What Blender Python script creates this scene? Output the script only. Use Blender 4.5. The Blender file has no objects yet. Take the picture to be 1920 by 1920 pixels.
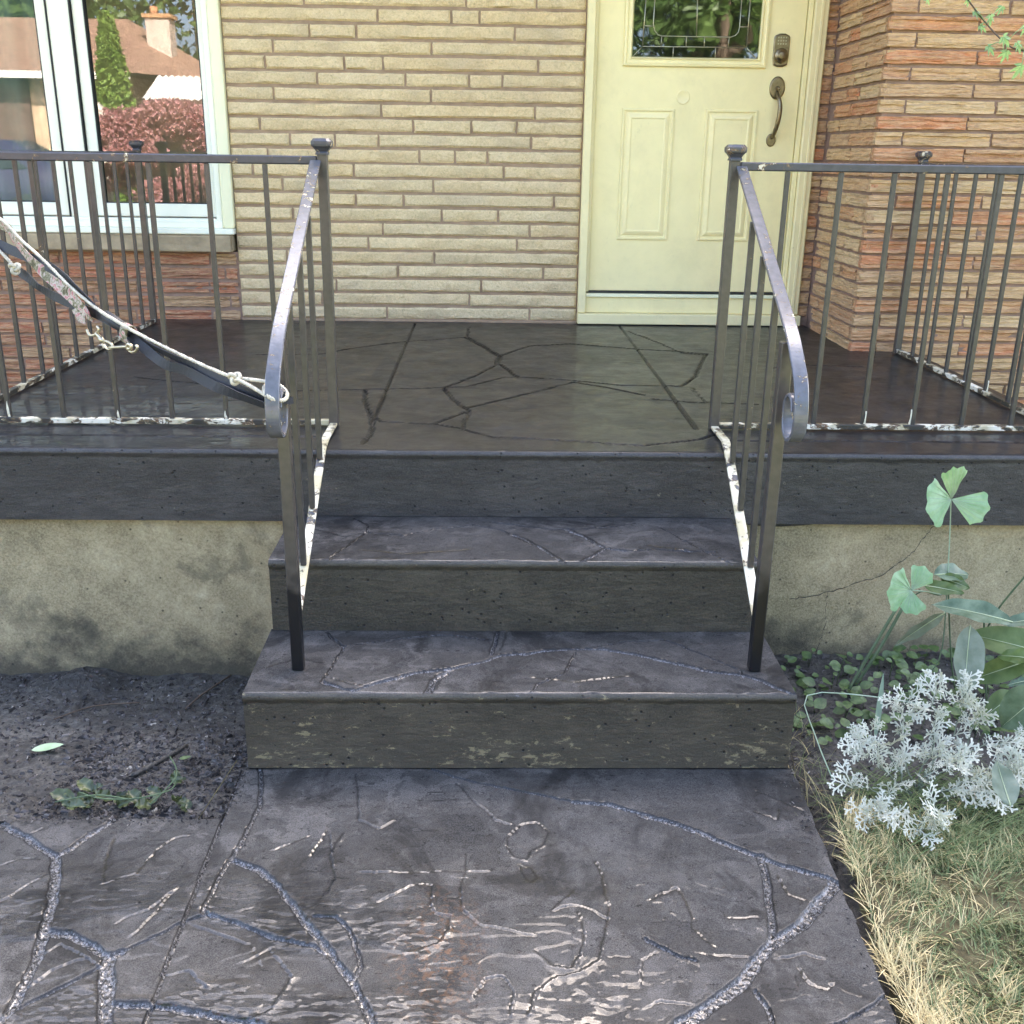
import bpy, bmesh, math, random
import numpy as np
from mathutils import Vector, Matrix, Quaternion
random.seed(7); RS = np.random.RandomState(11)
S = bpy.context.scene; COL = S.collection

# ------------------------------------------------------------------ camera
def cam_axes(pitch, yaw, roll):
    th, ps, ro = map(math.radians, (pitch, yaw, roll))
    f = np.array([math.sin(ps)*math.cos(th), math.cos(ps)*math.cos(th), -math.sin(th)])
    r = np.array([math.cos(ps), -math.sin(ps), 0.0]); d = np.cross(f, r)
    return r*math.cos(ro)+d*math.sin(ro), -r*math.sin(ro)+d*math.cos(ro), f
r_, d_, f_ = cam_axes(19.2, 1.45, -0.84)
cd = bpy.data.cameras.new('camera'); cam = bpy.data.objects.new('camera', cd); COL.objects.link(cam)
cd.sensor_width = 36; cd.lens = 36*1928/1920; cd.clip_start = .02; cd.clip_end = 2000
cam.matrix_world = Matrix(((r_[0], -d_[0], -f_[0], 0), (r_[1], -d_[1], -f_[1], 0), (r_[2], -d_[2], -f_[2], 1.293), (0, 0, 0, 1)))
S.camera = cam
# ------------------------------------------------------------------ light
SUN_EL, SUN_AZ = 39.0, 22.0
w = bpy.data.worlds.new('World'); S.world = w; w.use_nodes = True
wn = w.node_tree; bg = wn.nodes['Background']; sky = wn.nodes.new('ShaderNodeTexSky')
sky.sky_type = 'NISHITA'; sky.sun_disc = False; sky.sun_elevation = math.radians(SUN_EL); sky.sun_rotation = math.radians(SUN_AZ)
sky.air_density = 0.6; sky.dust_density = 4.5; sky.ozone_density = 0.0
wn.links.new(sky.outputs[0], bg.inputs[0]); bg.inputs[1].default_value = 0.15
sd = bpy.data.lights.new('sun', 'SUN'); sun = bpy.data.objects.new('sun', sd); COL.objects.link(sun)
sd.energy = 5.0; sd.angle = math.radians(.5); sd.color = (1, .93, .82)
sv = Vector((math.sin(math.radians(SUN_AZ))*math.cos(math.radians(SUN_EL)), math.cos(math.radians(SUN_AZ))*math.cos(math.radians(SUN_EL)), math.sin(math.radians(SUN_EL))))
sun.rotation_euler = sv.to_track_quat('Z', 'Y').to_euler()
S.view_settings.view_transform = 'Standard'; S.view_settings.look = 'None'
S.view_settings.exposure = 3.55; S.view_settings.gamma = 1
S.view_settings.use_curve_mapping = False
S.render.engine = 'CYCLES'; S.cycles.max_bounces = 8; S.cycles.diffuse_bounces = 4; S.cycles.glossy_bounces = 4; S.cycles.transparent_max_bounces = 12
S.cycles.sample_clamp_indirect = 6

# ------------------------------------------------------------------ survey tables (metres; x right, y away, z up)
WALK_JOINTS=[(0.014,[(-1.023,1.817),(-0.967,1.771),(-0.898,1.727),(-0.831,1.674)]),(0.012,[(-0.749,1.803),(-0.78,1.758),(-0.805,1.703),(-0.828,1.674)]),(0.016,[(-0.831,1.674),(-0.807,1.611),(-0.782,1.527),(-0.769,1.468),(-0.76,1.418),(-0.754,1.357),(-0.749,1.296),(-0.756,1.269),(-0.76,1.239)]),(0.015,[(-0.767,1.464),(-0.728,1.464),(-0.683,1.44),(-0.635,1.408),(-0.619,1.417)]),(0.005,[(-0.78,1.258),(-0.759,1.277),(-0.693,1.34),(-0.632,1.399),(-0.579,1.458),(-0.536,1.496),(-0.5,1.516)]),(0.006,[(-0.5,1.516),(-0.427,1.486),(-0.363,1.452),(-0.299,1.433),(-0.276,1.415)]),(0.022,[(-0.632,1.399),(-0.631,1.386),(-0.61,1.327),(-0.591,1.267),(-0.577,1.227)]),(0.013,[(-0.591,1.307),(-0.525,1.302),(-0.46,1.29),(-0.395,1.274),(-0.357,1.266),(-0.296,1.236)]),(0.008,[(-0.508,1.521),(-0.504,1.589),(-0.494,1.667),(-0.476,1.77),(-0.47,1.836),(-0.481,1.899),(-0.503,1.973)]),(0.012,[(-0.485,1.661),(-0.431,1.632),(-0.385,1.588),(-0.323,1.495),(-0.27,1.42),(-0.222,1.354),(-0.181,1.269),(-0.148,1.209)]),(0.006,[(-0.307,1.505),(-0.269,1.505),(-0.241,1.476),(-0.217,1.419),(-0.206,1.384),(-0.219,1.354)]),(0.004,[(-0.154,1.996),(-0.065,1.942),(-0.022,1.924),(0.116,1.874),(0.184,1.849)]),(0.01,[(0.184,1.849),(0.266,1.842),(0.342,1.801),(0.422,1.749)]),(0.012,[(0.321,1.806),(0.379,1.779),(0.435,1.746),(0.487,1.704),(0.517,1.682),(0.57,1.643),(0.623,1.622),(0.657,1.608),(0.672,1.585)]),(0.013,[(0.539,1.673),(0.534,1.608),(0.524,1.553),(0.514,1.5),(0.504,1.45),(0.491,1.426)]),(0.022,[(0.657,1.585),(0.617,1.541),(0.562,1.479),(0.509,1.44),(0.471,1.402),(0.432,1.353),(0.39,1.315),(0.344,1.278),(0.309,1.262),(0.279,1.235)]),(0.007,[(0.446,1.327),(0.457,1.293),(0.458,1.26),(0.458,1.226)]),(0.006,[(0.283,1.451),(0.304,1.432),(0.341,1.403),(0.361,1.398)]),(0.004,[(0.664,1.317),(0.602,1.28),(0.565,1.264),(0.527,1.245)])]
WALK_RIDGES=[[(-0.283,1.95),(-0.267,1.87),(-0.259,1.789),(-0.217,1.763),(-0.191,1.783)],[(-0.285,1.744),(-0.299,1.678),(-0.284,1.609),(-0.29,1.566)],[(0.043,1.731),(0.075,1.776),(0.103,1.782),(0.13,1.75),(0.116,1.707),(0.092,1.689),(0.083,1.659),(0.053,1.671),(0.04,1.701),(0.043,1.731)],[(0.066,1.642),(0.093,1.636),(0.105,1.608),(0.088,1.592),(0.074,1.608),(0.066,1.642)],[(-0.038,1.677),(-0.035,1.631),(-0.047,1.576),(-0.038,1.524),(-0.01,1.489),(0.035,1.474),(0.083,1.455)],[(0.218,1.653),(0.227,1.608),(0.225,1.523),(0.212,1.449),(0.196,1.399),(0.161,1.373),(0.118,1.364),(0.087,1.331),(0.073,1.282)],[(0.124,1.518),(0.153,1.531),(0.181,1.531),(0.22,1.498)],[(0.167,1.57),(0.124,1.518)],[(0.173,1.513),(0.177,1.459),(0.161,1.408),(0.142,1.381),(0.11,1.39),(0.088,1.417)],[(-0.193,1.545),(-0.161,1.566),(-0.138,1.587),(-0.116,1.592),(-0.096,1.587),(-0.097,1.534),(-0.087,1.514),(-0.059,1.509),(-0.061,1.474),(-0.077,1.441),(-0.115,1.418),(-0.161,1.405)],[(-0.017,1.319),(-0.002,1.361),(0.027,1.365),(0.049,1.327),(0.043,1.279)],[(0.305,1.548),(0.361,1.58),(0.372,1.543),(0.372,1.502)],[(0.262,1.346),(0.271,1.398),(0.297,1.416)],[(-0.234,1.626),(-0.159,1.626),(-0.078,1.631),(0.0,1.628)],[(-0.064,1.92),(-0.009,1.835),(0.02,1.789),(0.051,1.776)],[(0.304,1.548),(0.358,1.581),(0.373,1.542),(0.37,1.475),(0.398,1.431)],[(0.267,1.299),(0.285,1.309),(0.332,1.302)],[(0.377,1.415),(0.41,1.407),(0.451,1.403)],[(0.509,1.402),(0.549,1.409),(0.573,1.397)],[(0.532,1.375),(0.543,1.344),(0.566,1.33),(0.579,1.343)],[(0.438,1.5),(0.459,1.498),(0.485,1.5)],[(0.557,1.608),(0.564,1.563),(0.599,1.542)],[(0.566,1.816),(0.601,1.789),(0.614,1.823)],[(0.588,1.888),(0.628,1.859),(0.662,1.827)],[(-0.712,1.597),(-0.66,1.627),(-0.639,1.703),(-0.618,1.733),(-0.592,1.739)],[(-0.712,1.597),(-0.728,1.645),(-0.734,1.727)],[(-0.88,1.548),(-0.858,1.579),(-0.831,1.617)],[(-0.925,1.651),(-0.896,1.668),(-0.858,1.665)],[(-0.907,1.749),(-0.891,1.765)],[(-0.42,1.69),(-0.39,1.708),(-0.352,1.736)],[(-0.339,1.678),(-0.329,1.714),(-0.32,1.751)],[(-0.613,1.458),(-0.595,1.511),(-0.573,1.578)],[(-0.649,1.487),(-0.607,1.526),(-0.577,1.568)],[(-0.503,1.599),(-0.506,1.526),(-0.484,1.506)],[(-0.513,1.486),(-0.4,1.439),(-0.373,1.389)],[(-0.407,1.398),(-0.365,1.429),(-0.32,1.367),(-0.339,1.301),(-0.37,1.274)],[(-0.751,1.328),(-0.724,1.378),(-0.679,1.404)],[(-0.526,1.368),(-0.49,1.377),(-0.455,1.342)],[(-0.31,1.739),(-0.282,1.599),(-0.303,1.546)],[(-0.755,1.413),(-0.733,1.44),(-0.683,1.413),(-0.641,1.386)]]
T1_JOINTS=[(0.01,[(-0.363,2.028),(-0.312,2.0),(-0.284,1.993),(-0.23,2.028),(-0.164,2.072),(-0.077,2.095),(-0.007,2.126),(0.029,2.157),(0.088,2.169),(0.085,2.163),(0.139,2.186),(0.21,2.191),(0.285,2.195),(0.332,2.172),(0.382,2.149),(0.447,2.12),(0.494,2.091),(0.558,2.07),(0.619,2.042),(0.67,1.981)]),(0.012,[(-0.081,2.087),(-0.114,2.043),(-0.127,1.98)]),(0.008,[(0.011,2.165),(0.023,2.23),(0.027,2.281)]),(0.004,[(-0.39,2.273),(-0.334,2.199),(-0.349,2.124),(-0.364,2.035)]),(0.003,[(-0.338,2.199),(-0.299,2.211),(-0.195,2.245),(-0.083,2.263),(0.011,2.238)]),(0.004,[(0.208,2.171),(0.173,2.068),(0.113,2.019),(0.099,1.985)]),(0.003,[(0.257,2.203),(0.34,2.231),(0.432,2.24),(0.479,2.196),(0.538,2.135),(0.578,2.084),(0.58,2.049)])]
T2_JOINTS=[(0.004,[(-0.034,2.538),(0.031,2.504),(0.115,2.393)]),(0.004,[(-0.304,2.475),(-0.347,2.375),(-0.372,2.312),(-0.379,2.282)]),(0.003,[(-0.353,2.581),(-0.311,2.533),(-0.304,2.475)]),(0.0035,[(-0.304,2.475),(-0.208,2.459),(-0.131,2.513),(-0.026,2.536)]),(0.004,[(0.014,2.557),(0.093,2.529),(0.17,2.508),(0.248,2.509),(0.329,2.528),(0.391,2.552)]),(0.01,[(0.209,2.503),(0.251,2.448),(0.289,2.375),(0.339,2.361)]),(0.005,[(0.339,2.361),(0.422,2.367),(0.514,2.358),(0.568,2.349)]),(0.008,[(0.288,2.365),(0.23,2.294),(0.217,2.275)]),(0.008,[(0.068,2.467),(0.09,2.446),(0.133,2.383),(0.173,2.303),(0.179,2.284)]),(0.003,[(0.447,2.53),(0.475,2.48),(0.518,2.399),(0.587,2.271)])]
PORCH_JOINTS=[(0.006,[(-0.748,3.294),(-0.491,3.336),(-0.316,3.359),(-0.144,3.383)]),(0.004,[(-0.144,3.383),(-0.075,3.402),(0.06,3.562),(0.111,3.564),(0.249,3.535)]),(0.006,[(0.249,3.535),(0.456,3.442),(0.599,3.448),(0.654,3.434)]),(0.012,[(0.654,3.434),(0.734,3.593),(0.835,3.952),(0.869,4.042)]),(0.012,[(-0.144,3.367),(-0.11,3.2),(-0.061,3.062),(-0.069,2.836)]),(0.008,[(-0.069,2.836),(0.014,2.748),(0.111,2.74),(0.253,2.711),(0.419,2.674),(0.591,2.743),(0.641,2.789)]),(0.009,[(-0.062,3.102),(0.075,3.237),(0.189,3.365),(0.296,3.485)]),(0.01,[(0.296,3.485),(0.402,3.406),(0.507,3.3)]),(0.009,[(-0.067,3.048),(-0.154,2.892)]),(0.007,[(-0.069,2.836),(-0.154,2.892),(-0.312,2.911),(-0.352,2.998)]),(0.014,[(-0.406,3.34),(-0.383,3.16),(-0.352,2.998),(-0.335,2.898),(-0.326,2.759),(-0.338,2.672)]),(0.005,[(-0.144,3.383),(-0.043,3.593),(0.032,3.787)]),(0.022,[(0.032,3.787),(0.042,3.953),(-0.024,4.178),(-0.096,4.374)]),(0.01,[(0.042,3.953),(0.163,4.188),(0.338,4.247),(0.609,4.142),(0.747,4.104),(0.869,4.042)]),(0.014,[(0.048,3.787),(0.104,3.564)]),(0.004,[(-0.886,3.947),(-0.649,3.96),(-0.509,4.126),(-0.352,4.256),(-0.096,4.374),(-0.084,4.653)]),(0.003,[(0.623,4.583),(0.723,4.27),(0.772,4.059),(0.864,4.019)]),(0.004,[(0.687,3.419),(0.694,3.202),(0.855,3.18)]),(0.004,[(0.532,3.24),(0.691,3.188)]),(0.004,[(1.037,3.757),(1.179,3.844),(1.408,3.815)]),(0.004,[(-1.218,3.503),(-0.981,3.412),(-0.748,3.294)])]
PORCH_RIDGES=[[(0.338,3.926),(0.371,3.844),(0.424,3.827)],[(0.41,3.688),(0.473,3.711)],[(0.508,3.872),(0.583,3.835),(0.695,3.8),(0.782,3.845)],[(0.54,3.695),(0.57,3.585),(0.594,3.551)],[(0.453,3.598),(0.545,3.566)],[(-0.348,4.207),(-0.271,4.07),(-0.15,3.922)],[(0.485,3.394),(0.544,3.317),(0.581,3.334)],[(0.39,2.851),(0.441,2.876),(0.465,2.83)],[(-0.152,2.98),(-0.106,3.06)],[(-0.266,3.014),(-0.221,2.99)],[(0.192,3.044),(0.241,2.943)],[(0.059,3.053),(0.091,3.054)],[(-0.022,2.909),(0.014,2.91)],[(-0.576,4.008),(-0.563,4.294),(-0.494,4.456)]]
BEIGE=[[-0.786,-0.103,0.195],[-0.478,-0.166,-0.046],[-0.769,-0.57,0.104],[-0.926,-0.252],[-0.963,-0.625,-0.46,0.206],[-0.743,-0.365,-0.09,0.052],[-0.935,-0.256],[-0.473,0.196],[-1.002,-0.336,-0.081,0.117],[-0.875,-0.678,-0.488,0.182],[-0.975,-0.31,-0.153,-0.01],[-1.046,-0.6,0.063],[-0.918,-0.25],[-0.596,-0.384,0.289],[-0.879,-0.213,0.04],[-0.479,0.183],[-0.546,0.125],[-0.915,-0.249],[-0.805,-0.415,0.249],[-0.698,-0.035],[-0.765,-0.09],[-0.47,0.188]]
CAMES=[[(0.6582,1.9473),(0.6525,1.7361)],[(0.6953,1.9479),(0.694,1.8226),(0.7005,1.7993),(0.7148,1.7828),(0.7328,1.7777),(1.0271,1.7777),(1.0487,1.7848),(1.0608,1.7984),(1.0643,1.8185),(1.0641,1.9541)],[(0.6568,1.8166),(0.6944,1.8159)],[(1.0643,1.8185),(1.1011,1.8191)],[(1.1014,1.9547),(1.101,1.7384)],[(0.6525,1.7361),(1.101,1.7384)],[(0.6525,1.7361),(0.6118,1.6949)],[(1.101,1.7384),(1.1441,1.6984)],[(0.7329,1.7764),(0.7323,1.7374)],[(0.8392,1.7767),(0.8397,1.7377)],[(0.9176,1.7773),(0.9176,1.7376)],[(1.0234,1.7777),(1.0214,1.7392)],[(0.8752,1.9509),(0.8812,1.7788)],[(0.7857,1.7369),(0.7856,1.6928)],[(0.9674,1.7363),(0.9684,1.6957)]]
ROPE_MAIN=[(-1.4327,2.79,1.2577),(-1.2774,2.6642,1.1863),(-1.1906,2.5939,1.1409),(-1.1484,2.5597,1.1188),(-1.102,2.5221,1.0854),(-1.0372,2.4696,1.0482),(-0.9579,2.4054,0.9958),(-0.8968,2.3559,0.9635),(-0.8503,2.3182,0.9434),(-0.8317,2.3031,0.9376),(-0.7936,2.2723,0.9253),(-0.7592,2.2443,0.9151),(-0.669,2.1713,0.8933),(-0.5779,2.0975,0.8737),(-0.5068,2.0399,0.8621)]
ROPE_TAILS=[[(-0.5003,2.0346,0.861),(-0.4627,2.0042,0.8508),(-0.4263,1.9746,0.8375)],[(-0.5049,2.0538,0.8592),(-0.4658,2.0221,0.8629),(-0.4279,1.9914,0.8655)],[(-1.3121,2.6923,1.1341),(-1.2398,2.6337,1.0878),(-1.1872,2.5912,1.0526),(-1.1564,2.5662,1.0314),(-1.1401,2.553,1.0166)]]
STRAPS=[(0.015,[(-1.4649,2.8264,1.1784),(-1.307,2.6985,1.1017),(-1.1912,2.6046,1.0666),(-1.0979,2.5291,1.0468),(-1.0285,2.4729,1.031),(-0.9783,2.4322,1.0117),(-0.9497,2.409,0.9955),(-0.906,2.3736,0.9706),(-0.8561,2.3332,0.9388),(-0.81,2.2959,0.9214)],[0,0,0.1,0.2,0.2,0.5,0.9,1.3,1.5,1.2]),(0.014,[(-1.151,2.5824,1.0109),(-1.1151,2.5533,0.9967),(-1.0719,2.5183,0.9748),(-1.0193,2.4757,0.9596),(-0.9433,2.4141,0.9454),(-0.8949,2.3749,0.937),(-0.8546,2.3422,0.9279),(-0.8034,2.3008,0.9113),(-0.779,2.281,0.8936),(-0.7485,2.2563,0.8772),(-0.6966,2.2142,0.8541),(-0.6439,2.1716,0.8504),(-0.571,2.1125,0.8317),(-0.5018,2.0564,0.8214),(-0.4368,2.0038,0.8135)],[0.2,0.3,0.9,0.3,0.2,0.5,0.2,0.2,0.1,0.0,0.3,0.4,0.1,0.9,1.1]),(0.013,[(-0.8022,2.3101,0.9074),(-0.7272,2.2493,0.8833),(-0.6688,2.2021,0.8694),(-0.6055,2.1507,0.855),(-0.5445,2.1013,0.8411),(-0.4791,2.0483,0.8289),(-0.4349,2.0125,0.8223)],[0.5,1.2,1.0,0.2,0.1,0.5,0.9]),(0.017,[(-1.2847,2.6753,1.1733),(-1.176,2.5872,1.1168),(-1.1263,2.547,1.077),(-1.0776,2.5075,1.038),(-1.0362,2.4739,1.0138),(-0.9953,2.4408,0.9912),(-0.9523,2.406,0.9658),(-0.9171,2.3774,0.94),(-0.8985,2.3624,0.9292)],[0.1,0.5,0.9,0.6,0.1,0.1,0.2,0.5,1.0])]
CAMO_TAIL=[(-0.9459,2.3982,0.9452),(-0.9354,2.3897,0.9259),(-0.9189,2.3763,0.922)]
HOOKS=[[(-0.9138,2.3658,0.902),(-0.9072,2.3604,0.8908),(-0.8898,2.3463,0.8933),(-0.8741,2.3336,0.9076),(-0.8797,2.3381,0.914)],[(-0.8858,2.343,0.8975),(-0.8737,2.3332,0.8897),(-0.865,2.3262,0.8814)],[(-0.865,2.3262,0.8814),(-0.8547,2.3178,0.8841),(-0.8405,2.3064,0.8803),(-0.8368,2.3034,0.8725),(-0.8508,2.3147,0.8667),(-0.8632,2.3248,0.872),(-0.8686,2.3292,0.8796)],[(-0.8486,2.3129,0.8707),(-0.82,2.2898,0.8763),(-0.7936,2.2684,0.8816)],[(-0.7882,2.2615,0.8887),(-0.7791,2.2541,0.8866),(-0.7818,2.2562,0.8792),(-0.7913,2.2639,0.8789),(-0.7882,2.2615,0.8887)],[(-0.7913,2.2665,0.8761),(-0.7808,2.258,0.8718),(-0.7677,2.2474,0.8762),(-0.7617,2.2425,0.8853),(-0.766,2.246,0.8882)]]
COLLAR=[(-0.8013,2.2939,0.91),(-0.7852,2.2809,0.9006)]
FANS=[[((1.0791,2.25,0.5476),(1.0585,2.22,0.6444),0.0621),((1.0791,2.25,0.5476),(0.9945,2.21,0.545),0.1143),((1.0791,2.25,0.5476),(1.1608,2.22,0.5245),0.082)],[((1.0045,2.22,0.3293),(0.9272,2.19,0.3488),0.1062),((1.0045,2.22,0.3293),(1.043,2.24,0.3827),0.0657),((1.0045,2.22,0.3293),(1.0056,2.19,0.2753),0.0632)]]
FAN_STALKS=[[(1.0793,2.25,0.5463),(1.0995,2.27,0.4555),(1.1162,2.28,0.3416)],[(1.0045,2.22,0.3293),(1.0534,2.25,0.3136),(1.1032,2.27,0.2967)]]
BIG_LEAVES=[((1.1951,2.1,0.3035),(1.0306,2.15,0.3372),0.0606,0),((1.1086,2.12,0.2869),(1.081,2.05,0.1438),0.0734,1),((1.2928,2.05,0.2378),(1.1114,2.13,0.274),0.0792,2),((1.2146,2.0,0.2595),(1.1534,2.08,0.2407),0.0398,2),((1.2562,2.1,0.2105),(1.1176,2.1,0.1535),0.0565,2),((1.2141,1.95,0.2185),(1.1413,1.98,0.1002),0.0899,0),((1.0737,2.26,0.3526),(1.1835,2.3,0.3448),0.0538,0),((1.0486,2.25,0.3289),(1.1195,2.2,0.3386),0.0333,2),((1.0925,2.27,0.3415),(1.164,2.25,0.3267),0.0386,2),((1.0851,2.2,0.2821),(1.014,2.28,0.1651),0.0328,1),((1.2057,2.0,0.2108),(1.1606,2.02,0.1891),0.0189,0),((1.0637,1.75,0.0585),(1.0547,1.82,0.1183),0.0519,1),((1.2983,2.15,0.2898),(1.1994,2.15,0.2812),0.0372,0),((1.3161,2.25,0.038),(1.2321,2.2,-0.0009),0.0666,2),((1.4783,2.3,-0.036),(1.3535,2.3,-0.0362),0.0823,2)]
STEMS=[(0.0042,[(0.9131,2.28,0.0324),(0.9551,2.3,0.1075),(1.0238,2.33,0.2305)]),(0.0042,[(0.928,2.28,0.043),(0.9764,2.28,0.1474),(1.0262,2.3,0.2472)]),(0.0022,[(1.239,2.1,0.4691),(1.2124,2.12,0.4054),(1.1846,2.15,0.3164),(1.1921,2.2,0.2379)]),(0.0022,[(1.1162,2.28,0.3416),(1.1378,2.28,0.2281),(1.1577,2.28,0.1259),(1.1812,2.28,0.0361)]),(0.0025,[(1.1787,2.2,0.2797),(1.2097,2.22,0.1569),(1.2371,2.22,0.0248)]),(0.004,[(1.3152,2.1,0.2596),(1.321,2.2,0.0953),(1.2983,2.22,-0.0201)]),(0.0018,[(1.0218,2.2,0.0799),(1.0894,2.2,0.1524),(1.1065,2.25,0.3055)])]
MAPLE=[(0.852,2.2,1.5851,13),(0.9553,2.2,1.5632,18),(0.9894,2.22,1.5537,18),(0.969,2.2,1.5378,15),(0.9965,2.15,1.5097,22),(0.969,2.15,1.4942,18),(0.9984,2.16,1.4841,18),(1.008,2.12,1.4968,18),(1.002,2.1,1.4523,22),(1.0546,2.2,1.5335,20),(1.074,2.2,1.4856,22),(1.0404,2.3,1.5831,14),(0.9299,2.2,1.5835,12)]
MAPLE_TWIG=[(0.9104,2.2,1.6066),(0.9729,2.2,1.5464),(1.0018,2.17,1.5107),(1.0314,2.15,1.4951),(1.197,2.2,1.4875),(1.7176,2.6,1.5847)]


# ------------------------------------------------------------------ helpers
def mesh_obj(name, V, F, m=None, parent=None, smooth=False, loc=None):
    me = bpy.data.meshes.new(name); me.from_pydata([tuple(map(float, v)) for v in V], [], F)
    if smooth: me.polygons.foreach_set('use_smooth', [True]*len(me.polygons))
    if m: me.materials.append(m)
    me.update(); o = bpy.data.objects.new(name, me); COL.objects.link(o)
    if parent: o.parent = parent
    if loc: o.location = loc
    return o
def bm_obj(name, bm, m=None, parent=None, smooth=False):
    me = bpy.data.meshes.new(name); bm.normal_update(); bm.to_mesh(me); bm.free()
    if smooth: me.polygons.foreach_set('use_smooth', [True]*len(me.polygons))
    if m: me.materials.append(m)
    o = bpy.data.objects.new(name, me); COL.objects.link(o)
    if parent: o.parent = parent
    return o
def tag(o, label=None, cat=None, group=None, kind=None):
    if label: o['label'] = label
    if cat: o['category'] = cat
    if group: o['group'] = group
    if kind: o['kind'] = kind
    return o
def empty(name, loc=(0, 0, 0), label=None, cat=None, group=None, kind=None, parent=None):
    o = bpy.data.objects.new(name, None); COL.objects.link(o); o.location = loc; o.empty_display_size = .1
    if parent: o.parent = parent
    return tag(o, label, cat, group, kind)
def add_box(bm, x0, x1, y0, y1, z0, z1, bev=0, M4=None, seg=1):
    r = bmesh.ops.create_cube(bm, size=1); vs = r['verts']
    for v in vs: v.co = Vector((x0+(v.co.x+.5)*(x1-x0), y0+(v.co.y+.5)*(y1-y0), z0+(v.co.z+.5)*(z1-z0)))
    if bev:
        es = list({e for v in vs for e in v.link_edges})
        rr = bmesh.ops.bevel(bm, geom=es, offset=bev, segments=seg, affect='EDGES', profile=.6); vs = list({v for f in rr['faces'] for v in f.verts} | {v for v in vs if v.is_valid})
    if M4: bmesh.ops.transform(bm, matrix=M4, verts=vs)
    return vs
def box(name, x0, x1, y0, y1, z0, z1, m, parent=None, bev=.002, seg=1):
    bm = bmesh.new(); add_box(bm, x0, x1, y0, y1, z0, z1, bev, None, seg); return bm_obj(name, bm, m, parent)
def add_bar(bm, p0, p1, w, d, bev=.0012, side=(1, 0, 0)):
    p0, p1 = Vector(p0), Vector(p1); a = (p1-p0); L = a.length; a.normalize()
    x = Vector(side); x = (x-a*x.dot(a)).normalized(); y = a.cross(x)
    M4 = Matrix(((x.x, y.x, a.x, p0.x), (x.y, y.y, a.y, p0.y), (x.z, y.z, a.z, p0.z), (0, 0, 0, 1)))
    return add_box(bm, -w/2, w/2, -d/2, d/2, 0, L, bev, M4)
def bar(name, p0, p1, w, d, m, parent=None, bev=.0012, side=(1, 0, 0)):
    bm = bmesh.new(); add_bar(bm, p0, p1, w, d, bev, side); return bm_obj(name, bm, m, parent)
def frames(P):
    P = [Vector(p) for p in P]; T = []
    for i in range(len(P)):
        T.append((P[min(i+1, len(P)-1)]-P[max(i-1, 0)]).normalized())
    n = Vector((0, 0, 1)) if abs(T[0].z) < .9 else Vector((1, 0, 0)); N = []
    for t in T:
        n = (n-t*n.dot(t)); n = n.normalized() if n.length > 1e-6 else t.orthogonal().normalized(); N.append(n.copy())
    return P, T, N
def tube_data(P, r, k=8, cap=True):
    P, T, N = frames(P); V = []; F = []
    R = r if isinstance(r, (list, tuple)) else [r]*len(P)
    for p, t, n, rr in zip(P, T, N, R):
        b = t.cross(n)
        for j in range(k):
            a = 2*math.pi*j/k; V.append(p+(n*math.cos(a)+b*math.sin(a))*rr)
    for i in range(len(P)-1):
        for j in range(k): F.append((i*k+j, i*k+(j+1) % k, (i+1)*k+(j+1) % k, (i+1)*k+j))
    if cap: F.append(tuple(reversed(range(k)))); F.append(tuple(range((len(P)-1)*k, len(P)*k)))
    return V, F
def tube(name, P, r, m, parent=None, k=8): V, F = tube_data(P, r, k); return mesh_obj(name, V, F, m, parent, True)
def smooth_path(P, n=4):
    P = [Vector(p) for p in P]; out = []
    for i in range(len(P)-1):
        a, b, c, d = P[max(i-1, 0)], P[i], P[i+1], P[min(i+2, len(P)-1)]
        for j in range(n):
            t = j/n; out.append(.5*((2*b)+(c-a)*t+(2*a-5*b+4*c-d)*t*t+(3*b-a-3*c+d)*t**3))
    out.append(P[-1]); return out
def join_data(parts):
    V = []; F = []
    for v, f in parts:
        o = len(V); V += list(v); F += [tuple(i+o for i in q) for q in f]
    return V, F
def lathe(P, k=20, axis='z', c=(0, 0, 0)):
    V = []; F = []
    for r, h in P:
        for j in range(k):
            a = 2*math.pi*j/k; u, v = r*math.cos(a), r*math.sin(a)
            V.append((c[0]+u, c[1]+v, c[2]+h) if axis == 'z' else (c[0]+u, c[1]-h, c[2]+v))
    for i in range(len(P)-1):
        for j in range(k): F.append((i*k+j, i*k+(j+1) % k, (i+1)*k+(j+1) % k, (i+1)*k+j))
    F.append(tuple(range((len(P)-1)*k, len(P)*k))); F.append(tuple(reversed(range(k))))
    return V, F
_LAT = RS.rand(64, 64)
def vnoise(x, y):
    xi = np.floor(x).astype(int); yi = np.floor(y).astype(int); fx = x-xi; fy = y-yi
    fx = fx*fx*(3-2*fx); fy = fy*fy*(3-2*fy)
    a = _LAT[xi % 64, yi % 64]; b = _LAT[(xi+1) % 64, yi % 64]; c = _LAT[xi % 64, (yi+1) % 64]; d = _LAT[(xi+1) % 64, (yi+1) % 64]
    return (a*(1-fx)+b*fx)*(1-fy)+(c*(1-fx)+d*fx)*fy
def fbm(x, y, o=4):
    s = 0; a = .5; n = 0
    for k in range(o): s = s+a*vnoise(x*2**k+17.3*k, y*2**k+9.1*k); n += a; a *= .5
    return s/n

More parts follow.
